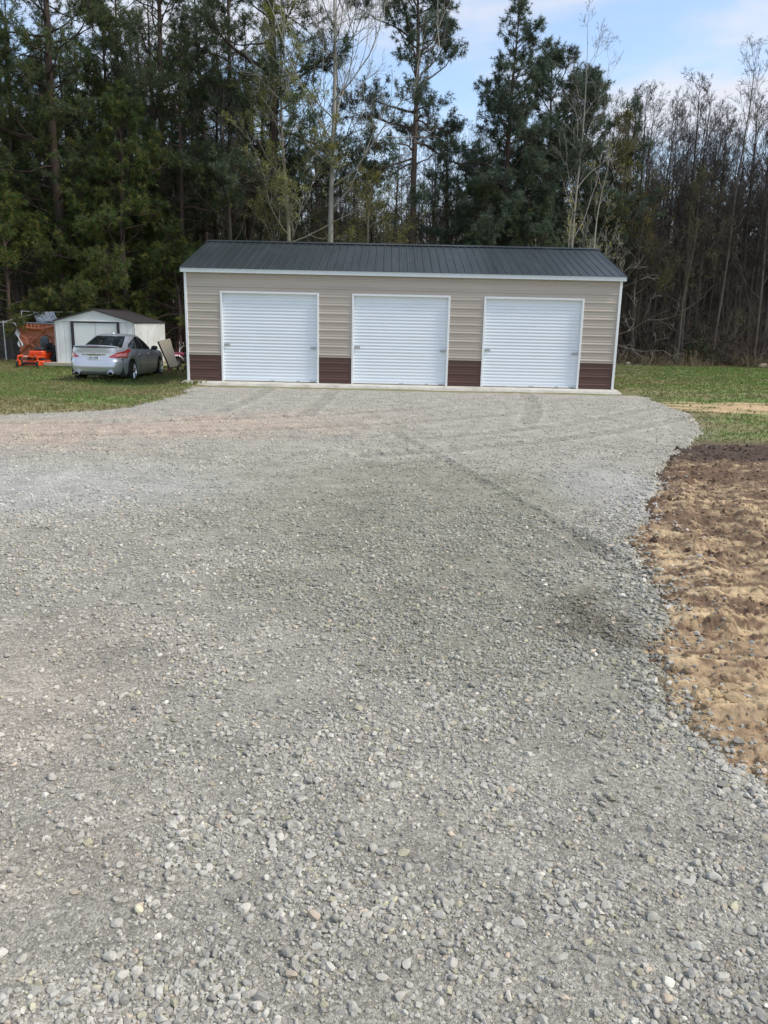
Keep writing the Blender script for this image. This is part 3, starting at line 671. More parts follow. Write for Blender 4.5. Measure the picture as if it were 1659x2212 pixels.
# ------------------------------------------------------------------ garden shed
m_sw = mat('cream_shed_panels', (0.78, 0.79, 0.77), rough=0.45, var=0.04, vscale=2, tint=(0.66, 0.66, 0.63), tscale=1.5)
m_sr = mat('brown_shed_roof', (0.046, 0.040, 0.042), rough=0.55, var=0.15, vscale=2)
m_sd = mat('dark_door_frame', (0.028, 0.020, 0.026), rough=0.5)
SX, SY, SW, SDp, SH, SA = -12.92, 31.0, 3.03, 4.1, 1.60, 2.04
shed = thing('garden_shed', 'small cream metal garden shed with a low brown gable roof behind the silver car', 'shed', (SX, SY, -0.02))
mb = MB(); dl, dr = 0.70, 2.38
def vpanel(mb, x0, x1, z1f, y, groove):
    n = int((x1 - x0) / 0.008) + 2; x = np.linspace(x0, x1, n); t = x % groove; h = -0.022 * (1 - ss((np.abs(t - groove / 2) - 0.008) / 0.008))
    z1 = z1f(x); V = np.array([np.stack([x, y - h * 0 + (-h), 0 * x], -1), np.stack([x, y + (-h), z1], -1)]); mb.grid(V)
fl = lambda x: np.full(len(x), SH)
vpanel(mb, 0, dl - 0.05, fl, 0, 0.22); vpanel(mb, dr + 0.05, SW, fl, 0, 0.22)
mb.add([(0, -0.012, SH - 0.01), (SW, -0.012, SH - 0.01), (SW / 2, -0.012, SA - 0.02)], [(0, 1, 2)])
mb.add([(0, SDp, 0), (0, SDp, SH), (SW / 2, SDp, SA - 0.02), (SW, SDp, SH), (SW, SDp, 0)], [(0, 1, 2, 3, 4)])
y = np.linspace(0, SDp, 340); h = 0.045 * ss((np.sin(2 * PI * y / 0.27)) * 1.6 + 0.5)
for x0, sg in ((0, -1), (SW, 1)):
    V = np.array([np.stack([x0 + sg * h, y, 0 * y], -1), np.stack([x0 + sg * h, y, 0 * y + SH], -1)]); mb.grid(V, flip=sg < 0)
mb.build('wall', m_sw, shed)
mb = MB(); mb.bbox(-0.03, SW + 0.03, -0.03, -0.013, SH - 0.03, SH + 0.012, 0.004); mb.build('gable_trim', m_sw, shed)
mb = MB(); mb.bbox(dl - 0.1, dl + 0.0, -0.035, 0.02, 0, SH - 0.031, 0.004); mb.bbox(dr, dr + 0.1, -0.035, 0.02, 0, SH - 0.031, 0.004)
mb.bbox(dl + .001, dr - .001, -0.035, 0.02, SH - 0.075, SH - 0.031, 0.003); mb.build('door_frame', m_sd, shed)
for x0, x1 in ((dl + 0.01, (dl + dr) / 2 - 0.006), ((dl + dr) / 2 + 0.006, dr - 0.01)):
    mb = MB(); mb.bbox(x0, x1, 0.0, 0.02, 0.02, SH - 0.08, 0.006)
    d = mb.build('door', m_sw, shed); h_ = MB(); hx = x1 - 0.09 if x0 < 1 else x0 + 0.04
    h_.bbox(hx, hx + 0.05, -0.03, -0.001, 0.75, 0.92, 0.01); h_.build('handle', m_sd, d)
mb = MB()
for sg in (-1, 1):
    xe = SW / 2 + sg * (SW / 2 + 0.07); ze = SH - 0.01
    yy = np.linspace(-0.07, SDp + 0.07, 60); hh = 0.008 * (np.sin(2 * PI * yy / 0.3) > 0.8)
    V = np.array([np.stack([0 * yy + xe, yy, ze + hh], -1), np.stack([0 * yy + SW / 2, yy, SA + hh], -1)]); mb.grid(V, flip=sg > 0)
    V2 = V.copy(); V2[..., 2] -= 0.045; mb.grid(V2, flip=sg < 0)
    for yq in (-0.07, SDp + 0.07):
        mb.add([(xe, yq, ze), (xe, yq, ze - 0.045), (SW / 2, yq, SA - 0.045), (SW / 2, yq, SA)], [(0, 1, 2, 3)])
    mb.add([(xe, -0.07, ze), (xe, -0.07, ze - 0.045), (xe, SDp + .07, ze - 0.045), (xe, SDp + .07, ze)], [(0, 1, 2, 3)])
rf = mb.build('roof', m_sr, shed)
mb = MB(); mb.bbox(SW / 2 - 0.07, SW / 2 + 0.07, -0.08, SDp + 0.08, SA - 0.01, SA + 0.016, 0.006); mb.build('ridge_cap', m_sr, rf)
m_blk = mat('weathered_concrete_block', (0.46, 0.43, 0.35), rough=0.9, var=0.2, vscale=8, bump=0.5, bscale=40, tint=(0.25, 0.24, 0.17), tscale=3)
plat = thing('shed_platform', 'low weathered timber and block platform under the cream shed', 'platform', (0, 0, 0))
for k in range(9):
    x0 = SX - 0.42 + k * 0.42; mb = MB(); mb.bbox(x0 + 0.004, x0 + 0.416, SY - 0.30, SY + 4.2, -0.30, -0.145, 0.01); mb.build('block', m_blk, plat)
mb = MB(); mb.bbox(SX - 0.42, SX + 3.36, SY - 0.34, SY + 4.2, -0.14, -0.022, 0.008)
mb.build('deck', mat('weathered_wood_deck', (0.44, 0.40, 0.30), rough=0.85, var=0.2, vscale=4, stretch=(0.4, 3, 4), bump=0.3, bscale=20), plat)

# ------------------------------------------------------------------ silver car
m_sil = mat('silver_car_paint', (0.60, 0.62, 0.67), rough=0.31, metal=0.55, coat=0.4)
m_gls = mat('dark_tinted_glass', (0.012, 0.016, 0.018), rough=0.06, spec=0.9, coat=0.5)
m_red = mat('red_tail_lamp', (0.45, 0.008, 0.012), rough=0.15, coat=1.0)
m_pink = mat('clear_pink_lamp', (0.75, 0.30, 0.30), rough=0.12, coat=1.0)
m_chr = mat('chrome', (0.75, 0.76, 0.78), rough=0.12, metal=1.0)
m_blkp = mat('black_plastic', (0.02, 0.02, 0.022), rough=0.5)
m_plate = mat('white_number_plate', (0.75, 0.76, 0.78), rough=0.4)
m_ink = mat('navy_plate_ink', (0.05, 0.06, 0.14), rough=0.5)
CL, CW_ = 4.84, 0.93
def interp(x, xs, ys): return np.interp(x, xs, ys)
def smoothi(x, xs, ys):
    # smooth interpolation: average of shifted linear interpolations
    return sum(np.interp(x + d, xs, ys) for d in (-.12, -.06, 0, .06, .12)) / 5
def outline(s, v, yr, yf, wid):
    """closed superellipse-like plan outline, s in [0,1): 0 = rear centre, runs to the right side, front, left"""
    a = s * 2 * PI; n = 5.5
    cx = np.sin(a); cy = -np.cos(a)
    k = (np.abs(cx) ** n + np.abs(cy) ** n) ** (-1 / n)
    X = cx * k; Y = cy * k
    ex = np.sign(X) * np.abs(X)
    return ex * wid, (yr + yf) / 2 + Y * (yf - yr) / 2
def body_pt(s, v):
    """lower body: v 0 sill .. 1 belt line"""
    s, v = np.broadcast_arrays(np.asarray(s, float), np.asarray(v, float))
    yr = interp(v, [0, .12, .3, .5, .58, .8, 1], [0.16, 0.05, 0.0, 0.03, 0.09, 0.11, 0.10]); yf = interp(v, [0, .3, .6, .85, 1], [4.70, 4.84, 4.82, 4.70, 4.45])
    wd = interp(v, [0, .15, .45, .7, .88, 1], [0.86, 0.905, 0.93, 0.92, 0.895, 0.845])
    x, y = outline(s, v, yr, yf, 1.0)
    tap = smoothi(y, [0, .5, 1.2, 3.6, 4.3, 4.84], [0.90, 0.975, 1.0, 1.0, 0.955, 0.86])
    # haunches over the rear wheels
    x = x * wd * tap
    ztop = smoothi(y, [0, .15, .7, 1.4, 2.6, 3.7, 4.3, 4.84], [1.05, 1.07, 1.06, 0.995, 0.94, 0.93, 0.85, 0.68])
    zb = 0.20 + 0.06 * (y < 0.4)
    arch = np.zeros_like(y)
    for wy in (1.03, 3.81):
        r = 0.385; q = np.clip(1 - ((y - wy) / r) ** 2, 0, 1); arch = np.maximum(arch, np.where(np.abs(y - wy) < r, 0.335 + r * np.sqrt(q), 0))
    side = np.abs(x) > 0.6
    zlow = np.where(side, np.maximum(zb, arch), zb)
    z = zlow + (ztop - zlow) * v
    # body swells a little round the wheel arches
    fl = np.exp(-((y - 1.03) / 0.42) ** 2) + np.exp(-((y - 3.81) / 0.42) ** 2); x = x * (1 + 0.022 * fl * np.exp(-((z - 0.7) / 0.22) ** 2))
    return np.stack([x, y, z], -1)
def nrm_off(fn, s, v, d):
    e = 2e-3; p = fn(s, v); a = fn(s + e, v) - fn(s - e, v); b = fn(s, np.clip(v + e, 0, 1)) - fn(s, np.clip(v - e, 0, 1))
    n = np.cross(a, b); n /= np.linalg.norm(n, axis=-1)[..., None] + 1e-9
    c = p - np.array([0, 2.3, 0.7]); sg = np.sign((n * c).sum(-1)); return p + n * (sg * d)[..., None]
def cabin_pt(s, v):
    s, v = np.broadcast_arrays(np.asarray(s, float), np.asarray(v, float))
    yr = interp(v, [0, .35, .7, .9, 1], [0.52, 0.93, 1.34, 1.60, 1.85]); yf = interp(v, [0, .35, .7, .9, 1], [3.85, 3.42, 2.98, 2.72, 2.5])
    wd = interp(v, [0, .15, .5, .85, 1], [0.80, 0.785, 0.70, 0.60, 0.50])
    a = s * 2 * PI; n = 3.6; cx = np.sin(a); cy = -np.cos(a); k = (np.abs(cx) ** n + np.abs(cy) ** n) ** (-1 / n)
    x = cx * k * wd; y = (yr + yf) / 2 + cy * k * (yf - yr) / 2
    zt = smoothi(y, [.4, 1.2, 1.9, 2.5, 3.2, 3.9], [1.38, 1.40, 1.435, 1.44, 1.42, 1.38])
    zb = smoothi(y, [0, .7, 1.4, 2.6, 3.7], [1.04, 1.04, 0.975, 0.925, 0.91])
    z = zb + (zt - zb) * interp(v, [0, .5, .85, 1], [0, .56, .90, 1.0])
    return np.stack([x, y, z], -1)
def surf(fn, s0, s1, v0, v1, ns, nv, d=0.0, vfun=None):
    S, V = np.meshgrid(np.linspace(s0, s1, ns), np.linspace(0, 1, nv), indexing='ij')
    if vfun is None: VV = v0 + (v1 - v0) * V
    else: lo, hi = vfun(S); VV = lo + (hi - lo) * V
    return nrm_off(fn, S, VV, d) if d else fn(S, VV)
def cap_fan(mb, ring, zc, rows=6, crown=0.03, yc=None):
    """closes a ring with rows shrinking towards its centre line"""
    R = []
    for k in range(rows + 1):
        t = k / rows; p = ring.copy(); p[:, 0] *= (1 - t); p[:, 2] += crown * (1 - (1 - t) ** 2)
        p[:, 1] = p[:, 1] + (np.clip(p[:, 1], yc[0], yc[1]) - p[:, 1]) * t * 0.9
        R.append(p)
    mb.grid(np.array(R).transpose(1, 0, 2), closeu=True)
CAR = (-9.04, 24.25); CRZ = math.radians(-1.0)
car = thing('parked_car', 'silver four-door saloon car parked on the grass, seen from behind', 'car', (CAR[0], CAR[1], -0.262), CRZ)
mb = MB(); S = np.linspace(0, 1, 361)[:-1]; V_ = np.linspace(0, 1, 22)
G = body_pt(S[:, None], V_[None]); mb.grid(G, closeu=True); cap_fan(mb, G[:, -1], 1.0, 7, 0.035, (0.5, 4.2))
G2 = cabin_pt(S[:, None], np.linspace(0, 1, 16)[None]); mb.grid(G2, closeu=True); cap_fan(mb, G2[:, -1], 1.4, 6, 0.025, (2.0, 2.4))
body = mb.build('body', m_sil, car, smooth=True, sharp=50)
mb = MB(); mb.box(-0.80, 0.80, 0.35, 0.64, 0.22, 0.75); mb.box(-0.62, 0.62, 0.6, 4.4, 0.20, 0.75); mb.box(-0.80, 0.80, 1.45, 3.40, 0.21, 0.8); mb.box(-.75, .75, 4.2, 4.6, .22, .7); mb.build('underbody', m_dark, car)
mb = MB(); mb.grid(surf(cabin_pt, -0.116, 0.116, .08, .90, 30, 14, 0.004)); mb.build('rear_window', m_gls, car, smooth=True)
mb = MB(); mb.grid(surf(cabin_pt, 0.395, 0.605, .08, .85, 30, 14, 0.004)); mb.build('windscreen', m_gls, car, smooth=True)
for sg in (1, -1):
    def f(Sx, sg=sg):
        t = np.clip((np.abs(((Sx + .5) % 1) - .5) - 0.142) / 0.215, 0, 1)
        lo = np.full(t.shape, 0.09) + 0.05 * (t < .06) ; hi = 0.12 + 0.72 * np.sqrt(np.clip(np.sin(np.clip(t, 0, 1) * PI * 0.93 + 0.12), 0, 1)) ; return lo, np.clip(hi, lo + .01, .84)
    for (a, b) in ((0.142, 0.192), (0.196, 0.262), (0.268, 0.357)):
        mb = MB(); mb.grid(surf(cabin_pt, sg * a, sg * b, 0, 0, 20, 10, 0.004, f)); mb.build('side_window', m_gls, car, smooth=True)
# tail lamps wrap the rear corners
for sg in (1, -1):
    def f(Sx, sg=sg):
        t = np.clip((np.abs(Sx) - 0.082) / 0.075, 0, 1); return interp(t, [0, .3, .75, 1], [0.655, 0.635, 0.67, 0.80]), interp(t, [0, .4, .8, 1], [0.70, .82, 0.92, 0.945])
    mb = MB(); mb.grid(surf(body_pt, sg * 0.082, sg * 0.157, 0, 0, 30, 8, 0.010, f)); tl = mb.build('tail_lamp', m_red, car, smooth=True)
    def f2(Sx, sg=sg):
        t = np.clip((np.abs(Sx) - 0.106) / 0.034, 0, 1); return interp(t, [0, 1], [0.68, 0.71]), interp(t, [0, 1], [0.76, .84])
    mb = MB(); mb.grid(surf(body_pt, sg * 0.106, sg * 0.140, 0, 0, 14, 5, 0.014, f2)); mb.build('lamp_lens', m_pink, tl, smooth=True)
# boot lid recess line, chrome strip, plate, spoiler, brake light
def rear(x0, x1, z0, z1, d, nx=10, nz=4):
    xx = np.linspace(x0, x1, nx); zz = np.linspace(z0, z1, nz); V = np.zeros((nx, nz, 3))
    for i_, x in enumerate(xx):
        for j_, z in enumerate(zz):
            s_ = 0.0
            vv = np.clip((z - 0.22) / 0.79, 0, 1)
            # s for given x on the rear face
            a, b = -0.12, 0.12
            for _ in range(26):
                m_ = (a + b) / 2
                if body_pt(m_, vv)[0] < x: a = m_
                else: b = m_
            p = body_pt((a + b) / 2, vv); V[i_, j_] = (x, p[1] - d, z)
    return V
mb = MB()
for pth in ([(-0.60, 0.98), (-0.57, 0.74), (-0.44, 0.60)], [(0.60, 0.98), (0.57, 0.74), (0.44, 0.60)], [(-0.44, 0.60), (0, 0.595), (0.44, 0.60)]):
    P = []
    for (xa, za), (xb, zb) in zip(pth[:-1], pth[1:]):
        for t in np.linspace(0, 1, 7): x = xa + (xb - xa) * t; z = za + (zb - za) * t; P.append(rear(x, x + 1e-4, z, z + 1e-4, 0.0015, 2, 2)[0, 0])
    mb.tube(np.array(P), 0.005, 5)
mb.build('boot_lid_gap', m_dark, car)
mb = MB(); V = rear(-0.36, 0.36, 0.855, 0.885, 0.018, 14, 3); mb.grid(V); V2 = rear(-0.36, 0.36, 0.853, 0.887, 0.001, 14, 3); mb.grid(np.array([V[:, -1], V2[:, -1]])); mb.grid(np.array([V2[:, 0], V[:, 0]]))
mb.build('chrome_strip', m_chr, car)
mb = MB(); V = rear(-0.165, 0.165, 0.70, 0.84, 0.016, 4, 3); yp = V[..., 1].min() - 0.004; mb.bbox(-0.165, 0.165, yp, yp + 0.03, 0.695, 0.835, 0.004)
pl = mb.build('number_plate', m_plate, car)
mb = MB(); mb.box(-0.175, 0.175, yp + 0.002, yp + 0.04, 0.838, 0.853); mb.build('plate_lamp', m_blkp, car)
font_done = []
def text(name, s_, size, loc, rot, m, parent, ext=0.002):
    c = bpy.data.curves.new(name, 'FONT'); c.body = s_; c.size = size; c.align_x = 'CENTER'; c.align_y = 'CENTER'; c.extrude = ext
    t = bpy.data.objects.new(name, c); COL.objects.link(t); bpy.context.view_layer.update()
    me = bpy.data.meshes.new_from_object(t); bpy.data.objects.remove(t); o = bpy.data.objects.new(name, me); COL.objects.link(o)
    me.materials.clear(); me.materials.append(m); o.location = loc; o.rotation_euler = rot; o.parent = parent; return o
text('plate_letters', 'SSI', 0.082, (-0.085, yp - 0.003, 0.775), (PI / 2, 0, 0), m_ink, pl); text('plate_digits', '508', 0.082, (0.085, yp - 0.003, 0.775), (PI / 2, 0, 0), m_ink, pl)
mb = MB()   # small palmetto-like mark in the middle of the plate
for a in range(7): mb.add([(0, yp - .004, .775), (0.016 * math.cos(a * PI / 6), yp - .004, .778 + .016 * math.sin(a * PI / 6)), (0.016 * math.cos(a * PI / 6 + .3), yp - .004, .778 + .016 * math.sin(a * PI / 6 + .3))], [(0, 1, 2)])
mb.box(-.003, .003, yp - .005, yp - .002, .755, .778); mb.build('plate_emblem', m_ink, pl)
mb = MB(); mb.box(-0.155, -0.10, yp - 0.005, yp - 0.001, 0.70, 0.716); mb.box(-0.085, 0.085, yp - 0.005, yp - 0.001, 0.702, 0.714); mb.box(0.10, 0.155, yp - 0.005, yp - 0.001, 0.70, 0.716); mb.build('plate_border', m_ink, pl)
mb = MB(); a = np.linspace(0, 2 * PI, 25); yb = rear(0, 0.01, .94, .95, 0.012, 2, 2)[0, 0, 1]
mb.tube(np.stack([0.045 * np.cos(a), 0 * a + yb, 0.945 + 0.036 * np.sin(a)], -1), 0.006, 6, cap=False); mb.box(-0.055, 0.055, yb - .006, yb + .004, 0.937, 0.953); mb.build('boot_emblem', m_chr, car)
mb = MB(); V = rear(-0.5, -0.36, 0.925, 0.945, 0.006, 6, 2); mb.grid(V); mb.build('boot_lettering', mat('chrome_letters', (0.6, 0.62, 0.66), 0.3, 0.8, var=.6, vscale=60), car)
# spoiler
x = np.linspace(-0.66, 0.66, 25); arch = 0.03 * (1 - (x / 0.66) ** 2); sy = 0.10 + 0.16 * np.abs(x / 0.66) ** 2.4
P = [np.stack([x, sy + dy, 1.085 + dz + arch * .6 - 0.02 * np.abs(x / .66) ** 4], -1) for dy, dz in ((0.0, 0.015), (-0.02, 0.032), (0.0, 0.048), (0.17, 0.040), (0.18, 0.0), (0.0, 0.015))]
mb = MB(); mb.grid(np.array(P)); sp = mb.build('spoiler', m_sil, car, smooth=True, sharp=40)
mb = MB(); x = np.linspace(-0.2, 0.2, 9); mb.grid(np.array([np.stack([x, 0.098 + 0 * x - 0.025, 1.115 + 0 * x - 0.012], -1), np.stack([x, 0.098 + 0 * x - 0.025, 1.115 + 0 * x + 0.012], -1)])); mb.build('brake_light', mat('dark_red_lamp', (0.14, 0.01, 0.015), 0.2, coat=1), sp)
# bumper lower insert and exhausts
mb = MB(); mb.grid(rear(-0.60, 0.60, 0.262, 0.34, 0.006, 20, 5)); mb.build('bumper_insert', mat('grey_bumper_insert', (0.13, 0.14, 0.15), 0.5), car)
for x0 in (-0.52, 0.52):
    a = np.linspace(0, 2 * PI, 22); mb = MB()
    R = [np.stack([x0 + r * 1.25 * np.cos(a), 0 * a + yy_, 0.305 + r * 0.85 * np.sin(a)], -1) for r, yy_ in ((0.072, 0.3), (0.076, -0.005), (0.064, -0.012), (0.06, 0.05), (0.02, 0.12))]
    mb.grid(np.array(R)); mb.build('exhaust_tip', m_chr, car, smooth=True, sharp=40)
    mb = MB(); R = [np.stack([x0 + r * 1.25 * np.cos(a), 0 * a + yy_, 0.305 + r * 0.85 * np.sin(a)], -1) for r, yy_ in ((0.055, 0.03), (0.0, 0.031))]; mb.grid(np.array(R)); mb.build('exhaust_opening', m_dark, car)
# wheels
def wheel(wx, wy, sg):
    w_ = MB(); a = np.linspace(0, 2 * PI, 41); prof = [(0.23, 0.0), (0.315, 0.005), (0.336, 0.04), (0.338, 0.11), (0.338, 0.16), (0.325, 0.205), (0.23, 0.22)]
    R = [np.stack([0 * a + wx + sg * (-dx), wy + r * np.cos(a), 0.338 + r * np.sin(a)], -1) for r, dx in prof]; w_.grid(np.array(R))
    ty = w_.build('wheel', m_rub, car, smooth=True, sharp=40); ty['label'] = 'black tyre with a bright multi-spoke alloy rim'
    r_ = MB()
    R = [np.stack([0 * a + wx + sg * (-dx), wy + r * np.cos(a), 0.338 + r * np.sin(a)], -1) for r, dx in ((0.237, -0.002), (0.226, 0.0), (0.215, 0.03), (0.21, 0.12))]; r_.grid(np.array(R))
    for k in range(7):
        an = k * 2 * PI / 7 + .2; c, s_ = math.cos(an), math.sin(an)
        for da in (-0.11, 0.11):
            p0 = np.array([wx + sg * (-0.012), wy + 0.04 * c, 0.338 + 0.04 * s_]); p1 = np.array([wx + sg * (-0.004), wy + 0.222 * math.cos(an + da), 0.338 + 0.222 * math.sin(an + da)])
            r_.segs([p0], [p1], [0.017], [0.013], 6)
    r_.disc((wx - sg * 0.012, wy, 0.338), 0.055, 'x', 18, 0.03); r_.build('rim', m_chr, ty)
    b_ = MB(); b_.disc((wx - sg * 0.09, wy, 0.338), 0.2, 'x', 24, 0.02); b_.build('brake_disc', m_dark, ty)
for wx, sg in ((0.905, 1), (-0.905, -1)):
    for wy in (1.03, 3.81): wheel(wx, wy, sg)
for sg in (1, -1):
    mb = MB(); a = np.linspace(0, PI, 9); b = np.linspace(0, 2 * PI, 17)
    V = np.stack([sg * (0.96 + 0.115 * np.cos(a)[:, None] + 0 * b[None]), 3.02 + 0.075 * np.sin(a)[:, None] * np.cos(b)[None], 1.01 + 0.075 * np.sin(a)[:, None] * np.sin(b)[None]], -1); mb.grid(V)
    mb.tube([(sg * .83, 3.06, .95), (sg * .93, 3.03, .99)], 0.03, 6); mb.build('wing_mirror', m_blkp, car, smooth=True)
    for dy in (1.62, 2.55): mb = MB(); mb.bbox(sg * .912 - 0.02, sg * .912 + 0.03, dy, dy + 0.20, 0.83, 0.858, 0.01); mb.build('door_handle', m_chr, car)
    for dy, vlo, vhi in ((1.50, .12, 1), (2.42, 0.02, 1), (3.35, .1, 1)):
        P = []; mb = MB()
        for vv in np.linspace(vlo, vhi, 12):
            a_, b_ = 0.12, 0.40
            for _ in range(24):
                m_ = (a_ + b_) / 2
                if body_pt(m_, vv)[1] < dy + 0.10 * (1 - vv) * (dy < 2): a_ = m_
                else: b_ = m_
            P.append(nrm_off(body_pt, np.array((a_ + b_) / 2), np.array(vv), 0.0005) * np.array([sg, 1, 1]))
        mb.tube(np.array(P), 0.004, 5); mb.build('door_gap', m_dark, car)
mb = MB(); mb.add([(0, 2.02, 1.49), (-0.03, 1.86, 1.462), (0.03, 1.86, 1.462), (0, 1.82, 1.462), (0, 1.9, 1.52)], [(0, 1, 4), (1, 3, 4), (3, 2, 4), (2, 0, 4)]); mb.build('roof_antenna', m_white, car)
mb = MB(); pz = cabin_pt(0.02, 0.3); mb.box(0.30, 0.52, pz[1] - 0.03, pz[1] - 0.012, 1.06, 1.09); mb.build('window_sticker', m_plate, car)
# ------------------------------------------------------------------ zero-turn mower (forward = -Y in its own frame)
m_org = mat('orange_mower_paint', (0.78, 0.085, 0.012), rough=0.35, coat=0.4, var=0.1, vscale=8)
m_seat = mat('grey_vinyl_seat', (0.045, 0.055, 0.058), rough=0.5, var=0.1, vscale=10)
mow = thing('riding_mower', 'orange zero-turn riding mower with a dark grey seat in front of the brown tarp', 'lawn mower', (-13.68, 31.3, -0.235), math.radians(-8)); mow.scale = (.72, .85, 1.06)
def cyl_wheel(name, cx, cy, r, wd, parent, rim=None):
    a = np.linspace(0, 2 * PI, 25); mb = MB()
    prof = [(0.45 * r, -wd / 2), (0.9 * r, -wd / 2), (r, -wd * .3), (r, wd * .3), (0.9 * r, wd / 2), (0.45 * r, wd / 2)]
    mb.grid(np.array([np.stack([0 * a + cx + dx, cy + q * np.cos(a), r + q * np.sin(a)], -1) for q, dx in prof])); t = mb.build(name, m_rub, parent, smooth=True, sharp=40)
    m2 = MB(); m2.disc((cx, cy, r), r * .47, 'x', 18, wd * .8); m2.build('hub', rim or m_steel, t)
mb = MB()   # deck shell: rounded front
t = np.linspace(-1, 1, 31); ox = 0.64 * np.sign(t) * np.abs(t) ** 0.8; oy = -0.62 - 0.20 * (1 - np.abs(t) ** 2.2)
front = np.stack([ox, oy], -1); outl = np.concatenate([front, [[0.66, -0.1], [0.5, 0.0], [-0.5, 0.0], [-0.66, -0.1]]])
ring = lambda z, s_: np.stack([outl[:, 0] * s_, (outl[:, 1] + .4) * s_ - .4, np.full(len(outl), z)], -1)
mb.grid(np.array([ring(0.09, 1.0), ring(0.23, 1.0), ring(0.26, 0.95), ring(0.27, 0.0)]).transpose(1, 0, 2), closeu=True); mb.build('cutting_deck', m_org, mow)
mb = MB(); mb.bbox(-0.68, -0.62, -0.75, 0, 0.05, 0.14, 0.01); mb.bbox(-0.5, 0.5, -0.83, -0.8, 0.12, 0.2, 0.01)
for x0 in (-.4, .4): mb.disc((x0, -.45, .32), .13, 'z', 16, .07)
mb.build('deck_trim', m_blkp, mow)
mb = MB()
for sx in (-1, 1):
    mb.bbox(sx * .33 - .035, sx * .33 + .035, -0.98, 0.75, 0.36, 0.44, 0.01)
    mb.tube([(sx * .33, -0.95, .42), (sx * .46, -1.02, .43), (sx * .56, -1.08, .41)], .042, 8)
    mb.tube([(sx * .56, -1.08, .44), (sx * .56, -1.08, .24)], .036, 8)
mb.bbox(-.56, .56, -1.0, -.93, 0.38, 0.45, 0.01); mb.bbox(-.34, .34, -.86, -.45, .405, .43, .008); mb.bbox(-0.40, 0.40, -0.42, 0.42, 0.44, 0.60, 0.03); mb.bbox(-.36, .36, -.2, .75, .3, .44, .02)
mb.build('frame', m_org, mow)
for sx in (-1, 1):
    f = MB()
    for dx in (-.075, .075): f.bbox(sx * .56 + dx - .008, sx * .56 + dx + .008, -1.14, -1.0, .10, .27, .004)
    f.bbox(sx * .56 - .083, sx * .56 + .083, -1.13, -1.02, .262, .285, .005); f.build('caster_fork', m_org, mow)
    cyl_wheel('caster_wheel', sx * .56, -1.1, .13, .11, mow, m_org); cyl_wheel('rear_wheel', sx * .52, .42, .27, .26, mow)
    f = MB(); f.bbox(sx * .40 - .07, sx * .40 + .07, -0.15, .70, .54, .60, .02); f.build('fender', m_blkp, mow)
    l = MB(); l.tube([(sx * .42, -0.1, .58), (sx * .42, -.25, .82), (sx * .38, -.34, 1.0), (sx * .12, -.40, 1.04)], .016, 6); l.build('control_lever', m_rub, mow)
mb = MB(); a = np.linspace(0, 2 * PI, 25)   # seat: pan and rounded back
def cushion(rows):
    return np.array([np.stack([w_ * np.sign(np.cos(a)) * np.abs(np.cos(a)) ** .6, cy + d * np.sign(np.sin(a)) * np.abs(np.sin(a)) ** .6, 0 * a + z], -1) for w_, d, cy, z in rows]).transpose(1, 0, 2)
mb.grid(cushion([(0, 0, .05, .62), (.25, .24, .05, .62), (.27, .26, .05, .67), (.25, .24, .05, .715), (.16, .15, .05, .725), (0, 0, .05, .71)]), closeu=True)
th = np.linspace(0, 2 * PI, 25)
rows = []
for dy, s_ in ((-.05, .0), (-.05, .8), (-.02, .97), (.03, 1.0), (.07, .9), (.08, 0)):
    xx_ = .26 * s_ * np.sign(np.cos(th)) * np.abs(np.cos(th)) ** .75; zz_ = .90 + .22 * s_ * np.sign(np.sin(th)) * np.abs(np.sin(th)) ** .75
    rows.append(np.stack([xx_, .30 + dy + (zz_ - .7) * .22, zz_], -1))
mb.grid(np.array(rows).transpose(1, 0, 2), closeu=True); mb.build('seat', m_seat, mow, smooth=True, sharp=60)
mb = MB(); mb.bbox(-.3, .3, -.18, .30, .60, .64, .02); mb.tube([(-.27, .2, .66), (-.33, .1, .82), (-.33, -.08, .84)], .025, 6); mb.tube([(.27, .2, .66), (.33, .1, .82), (.33, -.08, .84)], .025, 6); mb.build('armrest', m_blkp, mow)
mb = MB(); mb.bbox(-.30, .30, .48, .95, .42, .78, .06); mb.disc((0, .70, .82), .19, 'z', 20, .10); mb.bbox(-.36, .36, .90, 1.02, .36, .62, .03); mb.build('engine', m_blkp, mow)
mb = MB(); q = np.linspace(0, PI, 17); mb.tube(np.concatenate([[(-.36, .55, .45)], np.stack([-.36 * np.cos(q), .55 + 0 * q, .88 + .26 * np.sin(q)], -1), [(.36, .55, .45)]]), .02, 8); mb.build('roll_bar', m_blkp, mow)
mb = MB(); mb.bbox(.66, .92, -.60, -.22, .10, .13, .01); mb.add([(.64, -.62, .26), (.64, -.2, .26), (.97, -.2, .08), (.97, -.62, .08), (.64, -.62, .235), (.64, -.2, .235), (.97, -.2, .055), (.97, -.62, .055)], [(0, 1, 2, 3), (7, 6, 5, 4), (0, 3, 7, 4), (1, 5, 6, 2), (3, 2, 6, 7)])
mb.build('discharge_chute', mat('faded_red_chute', (0.35, 0.05, 0.03), 0.6), mow)
mb = MB(); mb.box(-.30, -.06, -1.005, -1.001, .395, .435); mb.box(-.10, .14, -.866, -.861, .408, .428); mb.build('name_sticker', m_white, mow)

